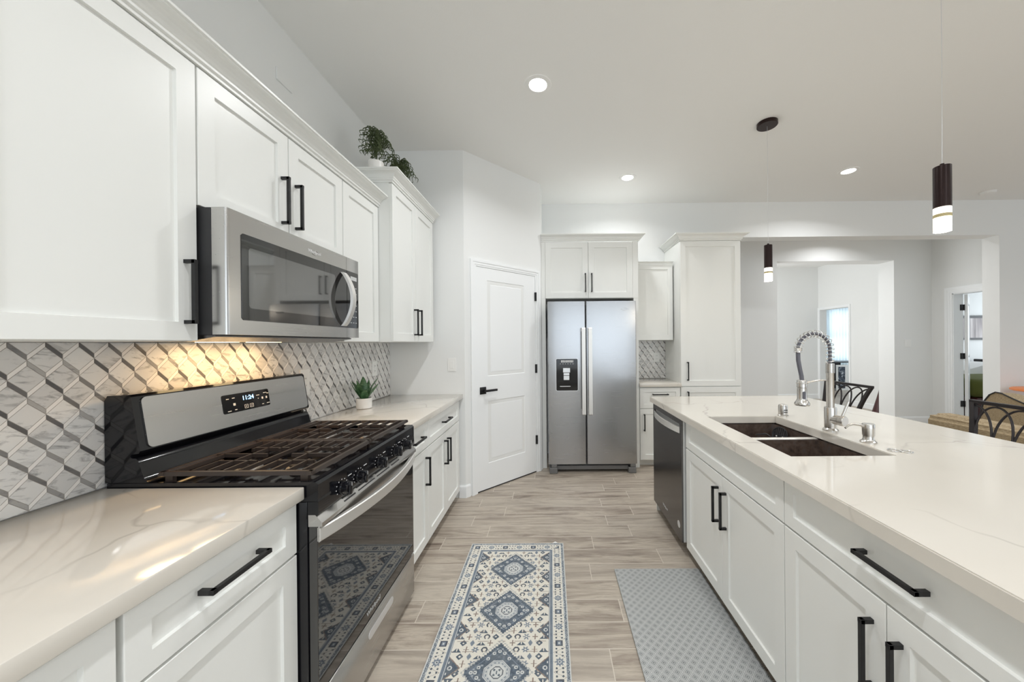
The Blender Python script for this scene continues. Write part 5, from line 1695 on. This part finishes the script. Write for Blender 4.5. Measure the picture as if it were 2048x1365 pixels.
# ------------------------------------------------------------------ bar stools
def stool(yc, label):
    t = Thing('bar_stool', label, 'bar stool', (2.27, yc, 0), 'metal bar stools at the island')
    zs, zb, zt = 0.60, 0.74, 0.985
    bm = new_bm(); box(bm, 2.06, 2.44, yc - 0.20, yc + 0.20, zs + 0.02, zs + 0.075, 0.02, 3); t.part('seat', bm, M['tweed_l'], 50)
    bm = new_bm(); box(bm, 2.07, 2.43, yc - 0.19, yc + 0.19, zs - 0.005, zs + 0.019, 0.004); t.part('seat_frame', bm, M['wrought'])
    for sx, sy in ((2.09, -1), (2.09, 1)):
        bm = new_bm(); obox(bm, (sx - 0.01, yc + sy * 0.19, zs / 2 - 0.001), (0.012, 0, 0), (0, 0.012, 0), (0.012, sy * -0.008, zs / 2 - 0.003)); t.part('leg', bm, M['wrought'])
    def bpnt(s, z):  # back plane: leans out and flares with height
        u = (z - zs) / (zt - zs)
        return Vector((2.42 + 0.095 * max(0, u) ** 1.5, yc + s * (0.155 + 0.065 * max(0, u) ** 2), z))
    for sy in (-1, 1):
        bm = new_bm(); prev = None; rings = []
        pts = [Vector((2.44, yc + sy * 0.20, 0.003)), Vector((2.425, yc + sy * 0.185, 0.3))] + [bpnt(sy, zs + (zt - zs) * k / 8) for k in range(9)]
        for p_ in pts:
            rings.append([bm.verts.new(p_ + Vector(d_)) for d_ in ((-0.012, -0.012, 0), (0.012, -0.012, 0), (0.012, 0.012, 0), (-0.012, 0.012, 0))])
        for A, B in zip(rings, rings[1:]):
            for k in range(4): bm.faces.new((A[k], A[(k + 1) % 4], B[(k + 1) % 4], B[k]))
        bm.faces.new(rings[0]); bm.faces.new(rings[-1])
        t.part('leg', bm, M['wrought'], label='rear leg rising into the back post')
    bm = new_bm(); a_, b_ = bpnt(-1, zt), bpnt(1, zt)
    obox(bm, (a_ + b_) / 2 + Vector((0, 0, 0.004)), (0.012, 0, 0), (0, (b_ - a_).length / 2 + 0.013, 0), (0, 0, 0.010), 0.002)
    t.part('top_rail', bm, M['wrought'])
    bm = new_bm(); a_, b_ = bpnt(-1, zb - 0.02), bpnt(1, zb - 0.02)
    obox(bm, (a_ + b_) / 2, (0.008, 0, 0), (0, (b_ - a_).length / 2, 0), (0, 0, 0.008), 0.001)
    t.part('lower_rail', bm, M['wrought'])
    # interlaced pointed arches
    bm = new_bm()
    zl, zh = zb - 0.01, zt - 0.012
    for c_, hw in ((-0.5, 0.5), (0.5, 0.5), (0.0, 0.5), (-1.0, 0.5), (1.0, 0.5)):
        pts = []
        for k in range(21):
            a = PI * k / 20
            s = c_ + hw * math.cos(a); z = zl + (zh - zl) * math.sin(a) ** 0.85
            if abs(s) <= 1.001: pts.append(bpnt(s * 1.0, z))
        if len(pts) > 2: tube(bm, pts, 0.0055, 8)
    t.part('back_lattice', bm, M['wrought'], 50, label='interlaced arches of the back')
    bm = new_bm()
    for z in (0.22,):
        tube(bm, [(2.09, yc - 0.19, z), (2.09, yc + 0.19, z)], 0.009, 8); tube(bm, [(2.43, yc - 0.19, z), (2.43, yc + 0.19, z)], 0.009, 8)
        tube(bm, [(2.09, yc - 0.19, z), (2.43, yc - 0.19, z)], 0.009, 8); tube(bm, [(2.09, yc + 0.19, z), (2.43, yc + 0.19, z)], 0.009, 8)
    t.part('footrest', bm, M['wrought'], 50)
stool(2.94, 'dark metal bar stool behind the faucet at the far end of the island')
stool(1.845, 'dark metal bar stool at the right edge, in front of the tan sofa')

# ------------------------------------------------------------------ living room
t = Thing('sofa', 'tan tweed sofa seen from behind beyond the island', 'sofa', (3.6, 1.9, 0))
bm = new_bm(); prism(bm, [(3.14, 0.06), (3.12, 0.72), (3.16, 0.752), (3.30, 0.752), (3.38, 0.70), (3.40, 0.06)], 0.95, 2.87, 'Y')
bmesh.ops.bevel(bm, geom=[e for e in bm.edges if abs(e.verts[0].co.z - e.verts[1].co.z) < 1e-4 and e.verts[0].co.z > 0.6], offset=0.02, segments=3, affect='EDGES')
t.part('back_frame', bm, M['tweed'], 40)
bm = new_bm(); box(bm, 3.405, 4.05, 1.0, 2.84, 0.12, 0.30, 0.02); t.part('seat_base', bm, M['tweed'], 40)
for ya, yb in ((1.02, 1.91), (1.93, 2.62)):
    bm = new_bm(); box(bm, 3.46, 4.06, ya, yb, 0.302, 0.45, 0.05, 4); t.part('seat_cushion', bm, M['tweed_l'], 50)
bm = new_bm(); box(bm, 3.41, 4.04, 2.645, 2.85, 0.302, 0.62, 0.05, 4); t.part('arm', bm, M['tweed'], 50)
for x, y in ((3.2, 1.0), (3.2, 2.8), (3.98, 1.05), (3.98, 2.8)):
    bm = new_bm(); lathe(bm, (x, y, 0.001), [(0, 0), (0.02, 0), (0.025, 0.058), (0, 0.058)], 14); t.part('leg', bm, M['maroon'], 40)
t = Thing('armchair', 'light tan armchair with dark piping behind the sofa', 'armchair', (4.4, 2.9, 0))
pro = [(3.41, 0.12), (3.40, 0.50), (3.39, 0.63), (3.365, 0.75), (3.32, 0.825), (3.275, 0.856), (3.23, 0.852), (3.19, 0.832), (3.13, 0.805), (3.06, 0.776), (2.95, 0.758), (2.80, 0.75), (2.60, 0.74), (2.60, 0.12)]
bm = new_bm()
A_ = [bm.verts.new((4.20, y, z)) for y, z in pro]; B_ = [bm.verts.new((4.40, y + 0.02, z - 0.015)) for y, z in pro]
bm.faces.new(A_); bm.faces.new(list(reversed(B_)))
for k in range(len(pro)): bm.faces.new((A_[k], A_[(k + 1) % len(pro)], B_[(k + 1) % len(pro)], B_[k]))
t.part('back', bm, M['tweed'], 30)
bm = new_bm(); tube(bm, [(4.197, y, z) for y, z in pro[1:-1]], 0.006, 8); t.part('piping', bm, M['dark'], 50, label='dark piping')
bm = new_bm(); box(bm, 4.405, 5.0, 2.64, 3.40, 0.12, 0.44, 0.05, 4); t.part('seat', bm, M['tweed_l'], 50)
for x, y in ((4.3, 2.66), (4.3, 3.40), (4.94, 2.7), (4.94, 3.34)):
    bm = new_bm(); lathe(bm, (x, y, 0.001), [(0, 0), (0.018, 0), (0.022, 0.119), (0, 0.119)], 14); t.part('leg', bm, M['maroon'], 40)
t = Thing('side_table', 'orange wooden table top at the right edge beside the wall', 'table', (5.55, 3.85, 0))
bm = new_bm(); lathe(bm, (5.64, 3.90, 0.755), [(0, 0), (0.28, 0), (0.295, 0.006), (0.295, 0.022), (0.28, 0.03), (0, 0.03)], 40); t.part('table_top', bm, M['orange'], 40)
bm = new_bm(); lathe(bm, (5.64, 3.90, 0.03), [(0, 0), (0.05, 0), (0.03, 0.1), (0.035, 0.5), (0.05, 0.725), (0, 0.725)], 24); t.part('pedestal', bm, M['orange'], 40)
bm = new_bm(); lathe(bm, (5.64, 3.90, 0.001), [(0, 0), (0.20, 0), (0.20, 0.02), (0.06, 0.029), (0, 0.029)], 32); t.part('foot', bm, M['orange'], 40)
t = Thing('red_cap', 'red object with white mark on the orange table at the right edge', 'cap', (5.56, 3.86, 0.785))
bm = new_bm(); lathe(bm, (5.56, 3.86, 0.7855), [(0, 0), (0.085, 0), (0.09, 0.02), (0.08, 0.06), (0.05, 0.09), (0, 0.10)], 28); t.part('crown', bm, M['red'], 50)
bm = new_bm(); tube(bm, [(5.50 + 0.0, 3.777, 0.82), (5.53, 3.768, 0.828), (5.56, 3.766, 0.822), (5.58, 3.768, 0.83)], 0.006, 8); t.part('white_mark', bm, M['white_pl'], 50)

# ------------------------------------------------------------------ far rooms
t = Thing('bed', 'bed with olive green cover and white pillow seen through the right doorway', 'bed', (7.8, 6.35, 0))
bm = new_bm(); box(bm, 6.90, 8.72, 5.62, 7.12, 0.02, 0.40, 0.03); t.part('bed_base', bm, M['maroon'])
bm = new_bm(); box(bm, 6.88, 8.70, 5.60, 7.14, 0.40, 0.70, 0.10, 5); t.part('bed_cover', bm, M['green_bed'], 60, label='olive green cover')
bm = new_bm()
prism(bm, [(8.70, 0.66), (7.45, 0.66), (7.62, 0.72), (7.95, 0.80), (8.25, 0.88), (8.5, 0.91), (8.69, 0.90)], 6.55, 7.12, 'Y'); t.part('pillow', bm, M['white_bed'], 60, label='white pillows and sheet')
bm = new_bm(); box(bm, 8.725, 8.77, 5.6, 7.16, 0.02, 0.95, 0.01); t.part('headboard', bm, M['dark'])
t = Thing('framed_picture', 'framed misty forest picture on the bedroom wall', 'picture', (8.9, 7.18, 1.6))
bm = new_bm(); box(bm, 8.35, 9.45, 7.165, 7.198, 1.345, 1.845, 0.003); t.part('frame', bm, M['dark'])
bm = new_bm(); box(bm, 8.39, 9.41, 7.160, 7.1645, 1.385, 1.79); t.part('print', bm, M['art'])
# office
bm = new_bm(); box(bm, 8.1, 9.1, 10.262, 10.27, 0.74, 2.28); single('window_light', bm, M['window'], 'bright daylight pane of the office window', 'window', (8.6, 10.26, 1.5), None, None, 'structure')
bm = new_bm()
prev = None
for k in range(61):
    x = 7.95 + k * 0.0125; y = 10.10 + 0.012 * math.sin(k * 0.9)
    cur = [bm.verts.new((x, y, 0.004)), bm.verts.new((x, y, 2.36)), bm.verts.new((x, y + 0.003, 2.36)), bm.verts.new((x, y + 0.003, 0.004))]
    if prev:
        for j in range(4): bm.faces.new((prev[j], prev[(j + 1) % 4], cur[(j + 1) % 4], cur[j]))
    prev = cur
single('sheer_curtain', bm, M['sheer'], 'pale sheer curtain seen through the far office doorway', 'curtain', (8.3, 10.1, 0.6))
t = Thing('desk', 'black desk under the office window seen through the far doorway', 'desk', (8.1, 9.7, 0))
bm = new_bm(); box(bm, 7.30, 8.60, 9.40, 9.95, 0.745, 0.77, 0.003); t.part('desk_top', bm, M['dark'])
bm = new_bm(); box(bm, 7.45, 7.9, 9.44, 9.93, 0.04, 0.744); t.part('drawer_unit', bm, M['enamel'])
for x, y in ((8.56, 9.44), (8.56, 9.92)):
    bm = new_bm(); box(bm, x - 0.02, x + 0.02, y - 0.02, y + 0.02, 0.001, 0.744); t.part('leg', bm, M['dark'])
t = Thing('framed_poster', 'white framed dark blue abstract picture leaning by the desk', 'picture', (7.9, 9.36, 0.3))
bm = new_bm(); box(bm, 7.70, 8.02, 9.34, 9.365, 0.001, 0.69, 0.003); t.part('frame', bm, M['white_pl'])
bm = new_bm(); box(bm, 7.75, 7.93, 9.334, 9.3395, 0.06, 0.64); t.part('print', bm, M['art2'])
# dark red tapering object by the opening
bm = new_bm()
lathe(bm, (5.965, 6.22, 0.001), [(0, 0), (0.165, 0), (0.162, 0.02), (0.085, 0.33), (0.012, 0.66), (0, 0.67)], 28)
single('floor_cone', bm, M['maroon'], 'pointed dark red cone-shaped object partly hidden by the far opening, behind the stool', 'ornament', (5.965, 6.22, 0), 50)
